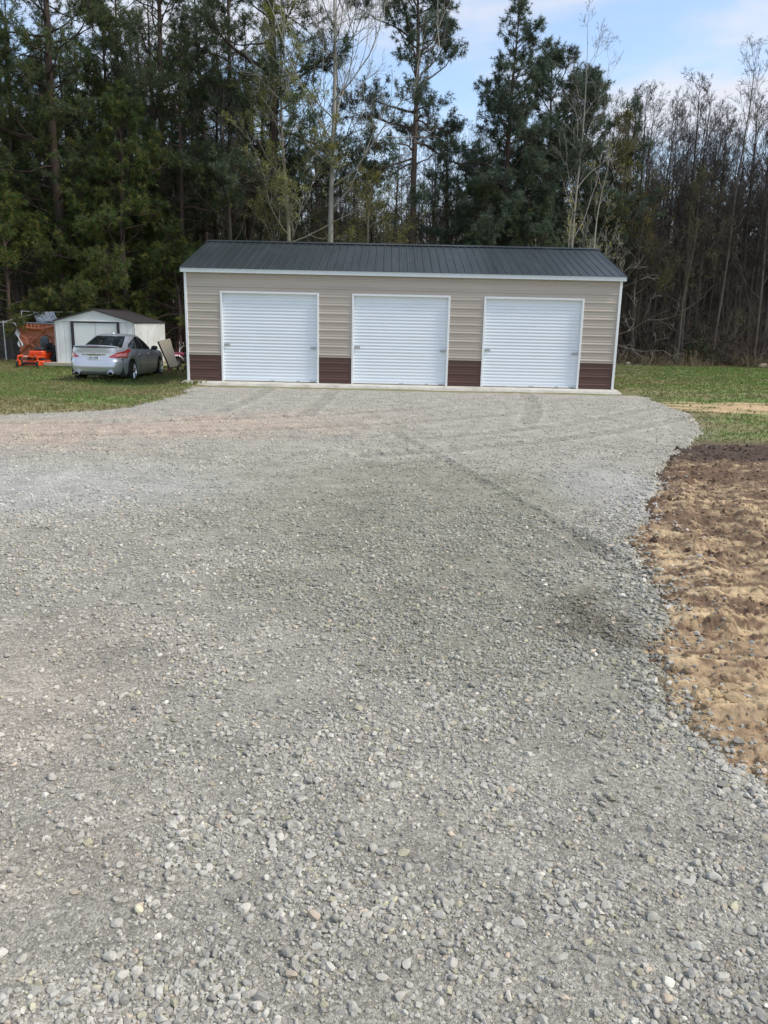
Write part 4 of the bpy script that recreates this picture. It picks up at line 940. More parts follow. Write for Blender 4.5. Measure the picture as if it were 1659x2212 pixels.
# ------------------------------------------------------------------ chain-link fence, tarps
FY = 34.4; FZ = -0.22; FT = 1.44
m_galv = mat('galvanised_pipe', (0.55, 0.57, 0.58), rough=0.4, metal=0.3, var=0.1, vscale=8)
fence = thing('chain_link_fence', 'galvanised chain-link fence with pale posts beside the brown tarp', 'fence', (0, 0, 0))
for x in (-18.6, -16.55, -14.35 - 1.3, -14.3):
    mb = MB(); mb.tube([(x, FY, FZ - .1), (x, FY, FT + .02)], 0.030, 8); mb.disc((x, FY, FT + .03), .036, 'z', 8, .03); mb.build('post', m_galv, fence)
mb = MB(); mb.tube([(-18.6, FY, FT - .02), (-14.3, FY, FT - .02)], 0.020, 8); mb.build('top_rail', m_galv, fence)
mb = MB(); mb.tube([(-18.6, FY + .6, FT - .25), (-18, FY - .02, FT - .02)], .015, 6)
P0, P1 = [], []
x0, x1, z0, z1 = -18.6, -14.3, FZ, FT - .02; pit = 0.085
for sg in (1, -1):
    for k in np.arange(-40, 90):
        # x = x0 + k*pit + sg*(z-z0) clipped to the panel
        a_, b_ = x0 + k * pit, x0 + k * pit + sg * (z1 - z0); t0, t1 = 0., 1.
        if b_ != a_:
            ta, tb = sorted(((x0 - a_) / (b_ - a_), (x1 - a_) / (b_ - a_))); t0, t1 = max(t0, ta), min(t1, tb)
        if t1 > t0: P0.append((a_ + (b_ - a_) * t0, FY + sg * .003, z0 + (z1 - z0) * t0)); P1.append((a_ + (b_ - a_) * t1, FY + sg * .003, z0 + (z1 - z0) * t1))
mb = MB(); mb.segs(P0, P1, 0.0034, 0.0034, 3); mb.build('chain_mesh', mat('dull_wire', (0.30, 0.31, 0.31), 0.5, 0.4), fence)
gate = thing('fence_gate', 'white-edged gate frame at the far left end of the chain-link fence', 'gate', (-17.25, FY - 0.12, FZ))
mb = MB(); mb.tube([(0, 0, .03), (0, 0, 1.38), (.06, 0, 1.5), (.16, 0, 1.55), (.26, 0, 1.5), (.40, 0, 1.40), (.42, 0, .03), (0, 0, .03)], .024, 8); mb.build('gate_frame', m_white, gate)
P0, P1 = [], []
for k in range(-16, 6):
    for sg in (1,):
        xa = k * .085; pts = [(xa + t * 1.38, t) for t in (0, 1)]
        ta = max(0, (0 - xa) / 1.38); tb = min(1, (.42 - xa) / 1.38)
        if tb > ta: P0.append((xa + ta * 1.38, .0, .04 + ta * 1.34)); P1.append((xa + tb * 1.38, .0, .04 + tb * 1.34)); P0.append((.42 - xa - ta * 1.38, .006, .04 + ta * 1.34)); P1.append((.42 - xa - tb * 1.38, .006, .04 + tb * 1.34))
mb = MB(); mb.segs(P0, P1, .0034, .0034, 3); mb.build('gate_mesh', m_steel, gate)
tub = thing('plastic_drum', 'pale blue-white plastic drum standing by the fence gate', 'drum', (-17.35, FY - .45, FZ))
a = np.linspace(0, 2 * PI, 25); mb = MB(); mb.grid(np.array([np.stack([r * np.cos(a), r * np.sin(a), 0 * a + z], -1) for r, z in ((0, 0), (.22, 0), (.25, .06), (.26, .3), (.25, .34), (.27, .38), (.26, .62), (.22, .70), (.10, .715), (0, .715))]), flip=True)
mb.build('drum_body', mat('pale_plastic', (0.55, 0.62, 0.68), .4, var=.1, vscale=5), tub, smooth=True, sharp=40)
mb = MB(); mb.disc((.1, 0, .735), .04, 'z', 12, .04); mb.build('drum_cap', m_blkp, tub)
def cloth(fn, nu, nv, th=0.004):
    U, V = np.meshgrid(np.linspace(0, 1, nu), np.linspace(0, 1, nv), indexing='ij'); A = fn(U, V); mb = MB(); mb.grid(A); B = A.copy(); B[..., 1] += th; mb.grid(B, flip=True)
    return mb
def folds(x, z, s, a=1.0):
    n = fbm(x * 2.2 + z * 1.1, z * 2.0 - x * .9, s, 4, .5); r = 1 - np.abs(2 * fbm(x * 1.8 - z * 1.4, z * 1.5 + x * 0.8, s + 5, 3, .5) - 1)
    return a * (0.16 * (n - .5) + 0.12 * r ** 4)
def tarp(U, V):
    x = -15.88 + 2.30 * U + 0.05 * (1 - V) * (1 - U); z = FZ + 0.02 + (FT + .18) * V - 0.05 * np.sin(U * PI) * V
    y = FY - .10 - folds(U * 2, V * 1.5, 211, .35) - 0.05 * (1 - V) - .035 * np.sin(U * 90 + 6 * V) * np.clip(V - .86, 0, 1) * 6 * (1 - .5 * U)
    # long sagging creases from the top corners
    y = y - .045 * np.exp(-((V - (.25 + .75 * U * 1.6)) / .05) ** 2) * (U < .5) - .06 * np.exp(-((V - .93 + .06 * np.sin(U * 5)) / .03) ** 2)
    y = y -   .045 * np.exp(-((V - (.55 - .55 * U)) / .05) ** 2) * (U < .7)
    return np.stack([x, y, z], -1)
o = cloth(tarp, 160, 100).build('brown_tarp', mat('brown_tarpaulin', (0.36, 0.11, 0.05), rough=0.5, var=0.06, vscale=3), smooth=True)
setp(o, 'creased rust-brown tarpaulin hung on the fence between the mower and the shed', 'tarp')
frame = thing('canopy_frame', 'bare thin metal pole frame rising above the chain-link fence', 'frame', (0, 0, 0))
mb = MB(); mb.tube([(-15.78, FY + .1, FZ), (-15.78, FY + .1, 1.90)], .024, 8); mb.tube([(-13.78, FY + 1.4, FZ), (-13.85, FY + 1.4, 1.9)], .02, 8); mb.build('pole', m_galv, frame)
mb = MB(); mb.tube([(-15.78, FY + .1, 1.91), (-15.27, FY + .3, 1.88)], .016, 6); mb.tube([(-16.50, FY, 1.45), (-15.28, FY + .25, 1.80)], .017, 6); mb.tube([(-15.25, FY + .3, 1.88), (-13.85, FY + 1.4, 1.92)], .016, 6)
mb.tube([(-15.25, FY + .35, 1.88), (-15.25, FY + .35, 1.4)], .02, 6); mb.build('rail', m_galv, frame)
def stp(U, V):
    xt = -15.38 + .92 * U; zt = 1.90 - .06 * (U < .01); xb = -14.75 + .42 * U + .1 * U; zb = 1.47 + .03 * np.sin(U * 5)
    sag = .14 * np.sin(V * PI) * (1 - U)
    x = xt * V + xb * (1 - V) - .34 * (1 - V) * V * (1 - U); z = zt * V + zb * (1 - V) - sag
    y = FY + .30 - .25 * (1 - V) + .05 * np.sin(U * 26 + V * 3) * (.3 + .7 * U) + folds(U * 2, V * 2, 231, .5)
    return np.stack([x, y, z], -1)
o = cloth(stp, 70, 40).build('silver_tarp', mat('silver_tarpaulin', (0.55, 0.57, 0.62), rough=0.28, metal=0.35, var=.2, vscale=6), smooth=True)
setp(o, 'crumpled silver plastic sheet slung over the canopy frame above the brown tarp', 'tarp')
def scrap(U, V):
    z = .42 + 1.0 * V; x = -15.93 + .11 * (U - .5) * (1.2 + np.sin(V * 14)) + .03 * np.sin(V * 9) + .12 * (1 - V); y = FY - .17 - .04 * np.sin(U * 9 + V * 8)
    return np.stack([x, y, z], -1)
o = cloth(scrap, 14, 50).build('plastic_strip', mat('white_plastic_scrap', (0.72, 0.74, 0.76), .4), smooth=True)
setp(o, 'torn white plastic strip hanging at the left edge of the brown tarp', 'plastic strip')
o = cloth(lambda U, V: np.stack([-16.02 + .30 * U, FY - .12 - .03 * np.sin(7 * U + 3 * V), 1.24 + .27 * V + .04 * np.sin(U * 6)], -1), 14, 12).build('black_cloth', m_dark, smooth=True)
setp(o, 'black cloth bundle tied on the fence rail beside the brown tarp', 'cloth')

# ------------------------------------------------------------------ leaning board on a hand truck
HT = (-8.22, 30.3, -0.215)
ht = thing('hand_truck', 'rusty hand truck standing behind the leaning plywood board', 'hand truck', HT, math.radians(8))
m_rust = mat('rusty_steel', (0.14, 0.05, 0.03), rough=.8, var=.4, vscale=12)
mb = MB()
for dx in (-.17, .17): mb.tube([(dx + .12, .0, .10), (dx + .02, .10, .55), (dx - .08, .2, 1.0), (dx - .02, .16, 1.12)], .014, 6)
for t in (.25, .5, .75): mb.tube([(-.17 + .12 - .2 * t, .2 * t, .1 + .9 * t), (.17 + .12 - .2 * t, .2 * t, .1 + .9 * t)], .011, 6)
mb.tube([(.15, .16, 1.0), (.22, .12, 1.12), (.30, .08, 1.14)], .014, 6); mb.build('frame', m_rust, ht)
mb = MB(); mb.bbox(-.1, .34, -.26, .02, .02, .035, .004); mb.add([(-.25, -.1, .01), (-.05, -.15, .01), (-.02, -.02, .05), (-.22, .1, .25)], [(0, 1, 2), (0, 2, 3)]); mb.build('toe_plate', m_rust, ht)
for dx in (.14, .42): cyl_wheel('wheel', dx, .08, .115, .07, ht)
bd = thing('leaning_board', 'weathered grey-tan plywood board leaning tilted beside the car bonnet', 'board', (-8.08, 29.95, -0.10), 0)
c_ = np.array([(-.62, 1.00), (-.19, 1.10), (.11, .10), (-.19, .04)])
def slab(mb, c, y0, th, lean): 
    v = [(x, y0 + lean * z + d, z) for d in (0, th) for x, z in c]; n = len(c)
    mb.add(v, [tuple(range(n))[::-1], tuple(range(n, 2 * n))] + [(k, (k + 1) % n, n + (k + 1) % n, n + k) for k in range(n)])
mb = MB(); slab(mb, c_, 0, .02, .14); mb.build('plywood_face', mat('weathered_plywood', (0.60, 0.50, 0.36), rough=.85, var=.25, vscale=5, stretch=(4, 1, 1.2), tint=(0.40, .34, .24), tscale=5), bd)
mb = MB(); c2 = c_ + np.array([-.07, -.03]); slab(mb, c2, .06, .05, .14); mb.build('backing_board', mat('dark_stained_wood', (0.05, 0.035, 0.03), .9, var=.3), bd)
# ------------------------------------------------------------------ child's quad bike by the garage corner
qd = thing('quad_bike', "child's pink and white quad bike with chrome handlebars, half hidden by the garage corner", 'quad bike', (-8.45, 33.0, -0.20), math.radians(-62))
m_pk = mat('pink_white_plastic', (0.72, 0.58, 0.62), .35, coat=.3, var=.1, vscale=5); m_mg = mat('dark_magenta_plastic', (0.20, 0.03, 0.06), .4)
for sx in (-.30, .30):
    for wy in (-.42, .42): cyl_wheel('wheel', sx, wy, .19, .17, qd)
for wy, nm in ((-.42, 'front_fender'), (.42, 'rear_fender')):
    mb = MB(); q = np.linspace(.1, PI - .1, 13)
    for sx in (-.31, .31): mb.grid(np.array([np.stack([0 * q + sx + dx, wy + .25 * np.cos(q), .24 + .25 * np.sin(q) + dz], -1) for dx, dz in ((-.13, -.03), (-.11, 0), (.11, 0), (.13, -.03))]))
    mb.bbox(-.2, .2, wy - .16, wy + .16, .44, .50, .03); mb.build(nm, m_pk, qd, smooth=True, sharp=50)
mb = MB(); mb.bbox(-.14, .14, -.45, .5, .18, .40, .05); mb.bbox(-.20, .20, -.12, .12, .14, .22, .02); mb.build('chassis', m_dark, qd)
mb = MB(); mb.bbox(-.12, .12, -.05, .50, .50, .59, .04); mb.build('seat', m_blkp, qd)
mb = MB(); mb.bbox(-.15, .15, -.50, -.08, .42, .60, .06); mb.build('body_panel', m_mg, qd)
mb = MB(); mb.tube([(0, -.28, .5), (0, -.20, .74)], .02, 8); mb.tube([(-.34, -.10, .86), (-.26, -.16, .84), (-.10, -.22, .72), (.10, -.22, .72), (.26, -.16, .84), (.34, -.10, .86)], .014, 8); mb.tube([(-.2, -.19, .79), (.2, -.19, .79)], .009, 6)
for sx in (-.3, .3): mb.tube([(sx, -.13, .85), (sx * 1.1, -.15, .95)], .008, 5); mb.disc((sx * 1.1, -.15, .97), .03, 'y', 10, .01)
mb.build('handlebar', m_chr, qd)
mb = MB(); mb.tube([(-.25, .62, .5), (-.2, .72, .56), (.2, .72, .56), (.25, .62, .5)], .012, 6); mb.tube([(-.3, -.62, .3), (-.15, -.7, .36), (.15, -.7, .36), (.3, -.62, .3)], .014, 6); mb.build('bumper_bar', m_steel, qd)
# ------------------------------------------------------------------ trees
m_pbark = mat('pine_bark', vcol=True, rough=.95, spec=.15, var=.35, vscale=9, stretch=(1, 1, .25), bump=.8, bscale=14, bdist=.04)
m_dbark = mat('grey_bark', vcol=True, rough=.9, spec=.2, var=.25, vscale=6, stretch=(1, 1, .4), bump=.4, bscale=20, bdist=.02)
m_need = mat('pine_needles', vcol=True, rough=.6, spec=.3, transl=.32)
m_bud = mat('young_leaves', vcol=True, rough=.6, spec=.2, transl=.4)
def unit(v): return v / (np.linalg.norm(v, axis=-1, keepdims=True) + 1e-9)
def trunk_path(H, wob, lean, n=14, R=None):
    z = np.linspace(-.25, H, n); t = z / H; p1, p2 = R.uniform(0, 6.3, 2)
    x = lean[0] * t * H + wob * (np.sin(t * 4.2 + p1) - math.sin(p1)) + wob * .4 * (np.sin(t * 11 + p2) - math.sin(p2)); y = lean[1] * t * H + wob * (np.cos(t * 3.7 + p2) - math.cos(p2))
    return np.stack([x, y, z], -1)
def path_at(P, t):
    k = t * (len(P) - 1); i = int(min(k, len(P) - 2)); return P[i] + (P[i + 1] - P[i]) * (k - i)
def tufts(mb, C, D, n, L, W, col, R, spread=.85):
    """needle bunches: n thin blades around direction D at every centre C"""
    m = len(C); C = np.repeat(C, n, 0); D = np.repeat(D, n, 0)
    d = unit(D * R.uniform(.1, 1.0, (m * n, 1)) + R.normal(size=(m * n, 3)) * spread); l = L * R.uniform(.65, 1.15, (m * n, 1))
    s_ = unit(np.cross(d, R.normal(size=(m * n, 3)))) * W / 2
    b = C + d * l * .05; V = np.stack([b - s_, b + s_, C + d * l - np.array([0, 0, 1.]) * l * .12], 1)
    c = np.repeat(np.repeat(col, n, 0) * R.uniform(.75, 1.25, (m * n, 1)), 3, 0)
    mb.add(V.reshape(-1, 3), np.arange(m * n * 3).reshape(-1, 3), c)
NG = np.array([0.094, 0.120, 0.044]); NB = np.array([0.094, 0.128, 0.092]); NY = np.array([0.19, 0.19, 0.045]); NL = np.array([0.075, 0.120, 0.030])
def pine(name, H, rad, cb, width, nb, seed, tuft=14, tone=0.5, yellow=.1, lean=(0, 0), wob=.12, low=0., ex=1.6, L=.20, W=.021, rise=8, dead=10, bark=(.105, .075, .06), heavy=0, dens=1.0, wide_at=.3):
    R = np.random.default_rng(seed); P = trunk_path(H, wob, lean, 16, R); root = bpy.data.objects.new(name, None); COL.objects.link(root)
    tr = MB(); t = np.linspace(0, 1, 16); rr = rad * (1 - t) ** .75 + .012; rr[0] *= 1.35; rr[1] *= 1.05; tr.tube(P, rr, 9, np.array(bark))
    cr = MB(); S0, S1, A0, A1 = [], [], [], []; TC, TD, TK = [], [], []
    tot = nb
    for k in range(nb + heavy):
        f = cb + (1 - cb) * ((k + R.random()) / nb) ** .92 if k < nb else R.uniform(.30, .62)
        u = max(0., (f - cb) / (1 - cb))
        prof = (ss((u + .22) / wide_at) if cb > .3 else 1.0 - .15 * u) * (1 - u ** ex) ** .7 + .10 * (1 - u) + .05
        BL = width * max(.12, prof) * R.uniform(.45, 1.15) if k < nb else width * R.uniform(1.0, 1.4)
        if R.random() < .12 and u > .1: continue
        az = k * 2.399 + R.normal(0, .7); el = math.radians(rise + 50 * u ** 1.4 + R.normal(0, 13)) if k < nb else math.radians(R.uniform(15, 45))
        p = path_at(P, (f * H + .25) / (H + .25)); r0 = max(.010, min(rad * .36, .012 * BL + .006)) if k < nb else rad * .36
        ns = 8; pts = [p]; dr = np.array([math.cos(az) * math.cos(el), math.sin(az) * math.cos(el), math.sin(el)])
        for q in range(ns):
            dr = unit(dr + np.array([0, 0, (-.06 if u < .4 else 0) if q < 3 else .11]) + R.normal(0, .17, 3)); pts.append(pts[-1] + dr * BL / ns)
        pts = np.array(pts); rs = r0 * (1 - np.linspace(0, 1, ns + 1)) ** .8 + .004
        S0.append(pts[:-1]); S1.append(pts[1:]); A0.append(rs[:-1]); A1.append(rs[1:])
        for q in range(max(3, int(BL * 3.0 + 1))):
            tt = .30 + .68 * R.random() ** .8 if BL > .9 else R.uniform(.2, 1); b = path_at(pts, tt); k2 = min(int(tt * ns), ns - 1); ax = unit(pts[k2 + 1] - pts[k2])
            sl = BL * .42 * (1.2 - tt * .8) * R.uniform(.5, 1.2) + .15; d = unit(ax * .7 + R.normal(0, .7, 3) * np.array([1, 1, .5]) + np.array([0, 0, .25]))
            m1 = b + d * sl * .5 + R.normal(0, .05, 3); e = m1 + unit(d + R.normal(0, .3, 3) + np.array([0, 0, .2])) * sl * .5
            S0.append([b, m1]); S1.append([m1, e]); A0.append([.010, .007]); A1.append([.007, .004])
            nt = max(3, int(sl * 10.5 * dens)); tq = R.uniform(.25, 1.0, nt)[:, None] ** .8; bb = np.where(tq < .5, b + (m1 - b) * tq * 2, m1 + (e - m1) * (tq * 2 - 1))
            dd = unit(d + R.normal(0, .75, (nt, 3)) + np.array([0, 0, .35])); ee = bb + dd * R.uniform(.12, .38, (nt, 1)) * (1.1 - .3 * u)
            S0.append(bb); S1.append(ee); A0.append(np.full(nt, .005)); A1.append(np.full(nt, .003))
            for z_ in (.55, 1.0): TC.append(bb + (ee - bb) * z_); TD.append(dd); TK.append(np.full(nt, u) + R.normal(0, .12))
    for k in range(dead):           # dead stubs under the crown
        f = R.uniform(.12, max(cb, .2)); p = path_at(P, f); az = R.uniform(0, 6.3); l = R.uniform(.4, 1.6); e = p + np.array([math.cos(az), math.sin(az), R.uniform(-.3, .35)]) * l; S0.append([p]); S1.append([e]); A0.append([.016]); A1.append([.005])
        for q in range(3): b = p + (e - p) * R.uniform(.4, 1); S0.append([b]); S1.append([b + R.normal(0, .25, 3)]); A0.append([.007]); A1.append([.003])
    S0, S1, A0, A1 = map(np.concatenate, (S0, S1, A0, A1)); tr.segs(S0, S1, A0, A1, 4, np.array(bark) * .9); tr.build('trunk', m_pbark, root, smooth=True, sharp=60)
    TC, TD, TK = map(np.concatenate, (TC, TD, TK)); m = len(TC)
    cl = fbm(TC[:, 0] * 1.1 + seed, TC[:, 2] * 1.1, seed, 3)[:, None]; base = NG + (NB - NG) * tone; c = base * (1 - .0) * (.72 + .62 * cl)
    yl = (R.random((m, 1)) < yellow * (1.6 - 1.2 * np.clip(TK[:, None], 0, 1))); c = np.where(yl, NY * R.uniform(.7, 1.25, (m, 1)), c); gl = R.random((m, 1)) < yellow * 2.2; c = np.where(gl & ~yl, NL, c)
    tufts(cr, TC, TD, tuft - 2, L, W, c, R); cr.build('crown', m_need, root)
    return root
def decid(name, H, rad, seed, first=.3, k1=16, l1=.42, ang=40, levels=3, kids=(7, 6, 4), bark=(.30, .28, .25), leaf=0, leafcol=(.25, .28, .07), lean=(0, 0), wob=.12, mul=1.0, tw=.0045, updraft=.16, fork=False, leafsize=.042, rnd=.2, droop=0.):
    R = np.random.default_rng(seed); P = trunk_path(H, wob, lean, 16, R); root = bpy.data.objects.new(name, None); COL.objects.link(root)
    t = np.linspace(0, 1, 16); rr = rad * (1 - t) ** .9 + .008; rr[0] *= 1.25; tr = MB(); tr.tube(P, rr, 9, np.array(bark))
    S0, S1, A0, A1, EN = [], [], [], [], []
    def grow(p, d, l, r, lev):
        n = 5 if lev < 2 else 3; pts = [p]
        for q in range(n): d = unit(d + R.normal(0, rnd, 3) + np.array([0, 0, updraft - droop * (lev > 0)])); pts.append(pts[-1] + d * l / n)
        pts = np.array(pts); rs = np.linspace(r, max(tw * .7, r * .3), n + 1); S0.append(pts[:-1]); S1.append(pts[1:]); A0.append(rs[:-1]); A1.append(rs[1:])
        if lev >= levels: EN.append(pts[1:]); return
        for q in range(kids[lev]):
            tt = R.uniform(.25, 1.0); i = min(int(tt * n), n - 1); ax = unit(pts[i + 1] - pts[i]); pr = unit(np.cross(ax, R.normal(size=3))); a = math.radians(R.uniform(25, 58))
            grow(path_at(pts, tt), unit(ax * math.cos(a) + pr * math.sin(a)), l * R.uniform(.32, .62) * (1.15 - .5 * tt), max(tw, r * .45), lev + 1)
    for k in range(k1):
        f = first + (1 - first) * ((k + R.random()) / k1); az = k * 2.399 + R.normal(0, .4); u = (f - first) / (1 - first); el = math.radians(90 - ang * (1.15 - .45 * u) + R.normal(0, 7))
        grow(path_at(P, (f * H + .25) / (H + .25)), np.array([math.cos(az) * math.cos(el), math.sin(az) * math.cos(el), math.sin(el)]), H * l1 * (1.05 - .75 * u) * R.uniform(.7, 1.15), max(.012, rad * .30 * (1 - .7 * u)), 0)
    br = MB(); S0, S1, A0, A1 = map(np.concatenate, (S0, S1, A0, A1)); k = A0 > .012; bk = np.array(bark)
    tr.segs(S0[k], S1[k], A0[k], A1[k], 5, bk * .95); tr.build('trunk', m_dbark, root, smooth=True, sharp=60)
    br.segs(S0[~k], S1[~k], np.maximum(A0[~k], tw) * mul, np.maximum(A1[~k], tw * .7) * mul, 3, bk * .85)
    if leaf > 0:
        E_ = np.concatenate(EN); n = int(len(E_) * leaf); C = E_[R.integers(0, len(E_), n)] + R.normal(0, .06, (n, 3)); a = R.normal(size=(n, 3)); a = unit(a); b = unit(np.cross(a, R.normal(size=(n, 3)))); s_ = leafsize * R.uniform(.6, 1.3, (n, 1))
        V = np.stack([C, C + a * s_ + b * s_ * .45, C + a * s_ * 1.9, C + a * s_ - b * s_ * .45], 1)
        lf = MB(); lf.add(V.reshape(-1, 3), np.arange(n * 4).reshape(-1, 4), np.repeat(np.array(leafcol) * R.uniform(.7, 1.3, (n, 1)), 4, 0))
        cro = br.build('crown', m_dbark, root); lf.build('leaves', m_bud, cro)
    else: br.build('crown', m_dbark, root)
    return root
def put(o, x, y, label, cat='tree', rz=0., group=None, z=None):
    o.location = (x, y, (float(gz(np.array(x * 1.), np.array(y * 1.))) if z is None else z) - .02); o.rotation_euler = (0, 0, rz); setp(o, label, cat, group); return o
DK = (.075, .058, .050)
# pines of the left-hand wood
put(pine('pine_tree', 21, .27, .28, 4.2, 84, 1, 14, .35, .10, bark=(.075, .055, .045), heavy=2, lean=(-.005, 0)), -15.1, 38, 'tall dark-trunked pine rising straight up behind the chain-link fence')
put(pine('pine_tree', 19, .22, .18, 4.0, 84, 2, 14, .3, .16), -18.6, 38.2, 'bushy pine at the left edge with needles almost down to the ground')
put(pine('pine_tree', 17, .15, .34, 3.2, 62, 3, 15, .4, .12, lean=(.01, 0)), -13.9, 41.5, 'slim pine just right of the tall dark-trunked pine')
put(pine('pine_tree', 8.6, .12, .10, 3.0, 66, 4, 17, .1, .34, dens=1.3, dead=2), -13.1, 37.0, 'low yellow-green pine spreading its branches over the shed roof')
put(pine('pine_tree', 21, .22, .48, 3.3, 48, 5, 14, .55, .03, lean=(.01, 0), dead=22, bark=(.115, .082, .068)), -11.3, 40, 'tall pine with a long bare reddish trunk standing above the shed')
put(pine('pine_tree', 13.6, .17, .42, 2.6, 46, 6, 15, .4, .08, dead=16), -9.6, 38, 'medium pine with a rounded dark crown left of the garage roof')
put(pine('pine_tree', 11.0, .16, .15, 3.3, 80, 7, 17, .15, .26, dens=1.3, dead=2), -11.9, 36.3, 'dense mid-height pine with fresh yellow-green tips behind the shed')
put(pine('pine_tree', 19.5, .19, .42, 3.2, 54, 8, 14, .5, .05, dead=20), -7.7, 41, 'tall thin pine with scattered tufts behind the left end of the garage')
put(pine('pine_tree', 21, .29, .36, 3.7, 54, 9, 13, .6, .02, dead=18, heavy=5, bark=(.06, .045, .04)), -5.6, 38, 'great black-trunked pine with heavy crooked limbs above the garage roof')
put(pine('pine_tree', 7.5, .10, .12, 2.7, 56, 10, 17, .05, .42, dens=1.3, dead=2), -16.8, 35.6, 'small yellow-green pine in front of the fence post line, far left')
put(pine('pine_tree', 6.0, .10, .14, 2.6, 44, 11, 16, .15, .30, dead=2), -9.6, 36.6, 'low spreading pine beside the garage left wall')
put(pine('pine_tree', 15, .18, .22, 3.6, 64, 12, 14, .3, .14), -16.9, 42, 'broad pine filling the gap behind the fence')
# middle
put(pine('pine_tree', 18.0, .19, .48, 3.3, 56, 13, 14, .9, .0, ex=3, dens=1.2, dead=26, wide_at=.35, bark=(.15, .11, .09), lean=(-.006, 0)), .75, 39, 'tall pine with a long pinkish trunk and high open crown over the middle door')
put(pine('pine_tree', 10.8, .14, .30, 2.1, 44, 14, 14, .6, .02, dead=14), 2.4, 40.5, 'small dark pine just right of the pinkish-trunked pine')
put(pine('pine_tree', 7.8, .13, .22, 3.0, 46, 15, 15, .4, .04, dead=8), 3.6, 37.2, 'low dark pine reaching sideways over the garage ridge')
put(pine('pine_tree', 15.2, .16, .20, 3.2, 84, 16, 14, .8, .0, dead=6, dens=1.3, heavy=2, lean=(.0, 0)), 5.0, 37.5, 'pointed pine with a narrow leader standing highest above the right half of the roof')
put(pine('pine_tree', 13.5, .15, .28, 3.1, 82, 17, 14, .8, .0, ex=4, dens=1.3), 7.0, 39.5, 'round-topped pine to the right of the pointed pine')
put(pine('pine_tree', 13.1, .14, .30, 2.8, 74, 18, 14, .85, .0, ex=3.2, dens=1.2, lean=(.006, 0)), 9.0, 40.5, 'pine with a tapering top right of the round-topped pine')
put(pine('pine_tree', 12.1, .13, .35, 2.2, 50, 19, 12, .9, .0), 11.4, 41, 'small open pine, rightmost of the dark pines above the garage')
put(pine('pine_tree', 9.0, .13, .16, 2.4, 50, 20, 15, .5, .05), 6.3, 37.0, 'low bushy pine under the round-topped pine')
put(pine('pine_tree', 12.5, .16, .4, 2.6, 48, 21, 14, .8, .0), 21.5, 56, 'distant dark pine at the right edge beyond the bare trees')
# bare and budding broadleaved trees
put(decid('bare_tree', 18.5, .16, 31, .34, 28, .44, 54, 3, (7, 6, 4), (.36, .34, .30), .22, (.30, .33, .15), lean=(.012, 0), wob=.1), -2.95, 37.2, 'pale smooth-barked tree with upswept silvery branches behind the middle of the garage')
put(decid('budding_tree', 14.6, .12, 32, .22, 24, .30, 56, 3, (7, 6, 4), (.27, .245, .19), 1.9, (.26, .27, .07), lean=(-.01, 0)), -4.6, 36.6, 'slender tree with yellow-green buds in front of the great black-trunked pine')
put(decid('budding_tree', 9.4, .10, 33, .18, 16, .38, 58, 3, (7, 5, 4), (.22, .195, .14), 1.5, (.25, .23, .07)), -1.0, 37.4, 'shorter budding tree with a wide olive haze of twigs right of the silvery tree')
put(decid('bare_tree', 13.4, .085, 34, .4, 13, .34, 34, 3, (5, 4, 3), (.30, .275, .24), .0, lean=(.03, 0)), 7.7, 37.0, 'thin pale bare tree leaning right in front of the round-topped pine')
put(decid('bare_tree', 8.2, .06, 35, .2, 12, .36, 34, 3, (5, 4, 3), (.34, .31, .26), .12, (.4, .36, .05), lean=(.05, 0)), 8.1, 33.2, 'pale sapling leaning over the right end of the garage roof')
put(decid('bare_tree', 6.2, .05, 36, .15, 11, .40, 40, 3, (5, 4, 3), (.36, .32, .27), .15, (.4, .36, .05), lean=(-.02, 0)), 7.3, 32.4, 'short multi-stemmed sapling just behind the right gable of the garage')
put(decid('bare_tree', 4.4, .05, 37, .05, 12, .95, 76, 3, (4, 3, 2), (.34, .31, .27), .0, updraft=.04, rnd=.3), 7.7, 31.6, 'sprawling leafless bush with long pale branches at the right wall of the garage')
put(decid('bare_tree', 12.0, .11, 38, .25, 18, .34, 46, 3, (7, 6, 4), (.11, .093, .075), .0), 12.3, 41, 'brown twiggy tree standing between the pines and the open grass')
put(decid('bare_tree', 12.9, .12, 39, .4, 16, .34, 40, 3, (6, 5, 5), (.12, .105, .09), .0), 14.6, 45, 'round-topped bare tree with fine pale twigs against the sky on the right')
put(decid('bare_tree', 14.3, .08, 40, .42, 15, .30, 46, 3, (5, 5, 4), (.12, .105, .09), .0, lean=(.01, 0), rnd=.28), 16.4, 41, 'slender pale-barked bare tree with crooked branches at the right end of the wood edge')
put(decid('bare_tree', 10.4, .10, 41, .2, 17, .36, 50, 3, (7, 6, 4), (.11, .095, .07), 1.0, (.16, .14, .04)), 10.6, 39.6, 'bushy brown tree with a few olive leaves behind the garage right corner')
put(decid('bare_tree', 9.6, .10, 42, .15, 18, .38, 54, 3, (7, 6, 4), (.10, .083, .07), .0), 18.3, 40.6, 'dark bare tree with drooping side branches at the right end of the grass', rz=1)
put(decid('bare_tree', 8.4, .09, 43, .12, 18, .42, 56, 3, (7, 6, 4), (.11, .095, .078), .3, (.13, .13, .05)), 14.3, 40.2, 'low brown thicket-like tree in the middle of the right wood edge')
put(decid('bare_tree', 12, .12, 44, .3, 16, .34, 46, 3, (6, 6, 4), (.13, .105, .09), .0), -7.3, 37.6, 'dark leafless tree between two pines behind the garage left end')
put(decid('bare_tree', 9.5, .10, 45, .25, 16, .38, 50, 3, (6, 6, 4), (.14, .115, .09), .4, (.2, .18, .05)), 4.2, 40.0, 'brown bare tree showing between the low dark pine and the pointed pine')

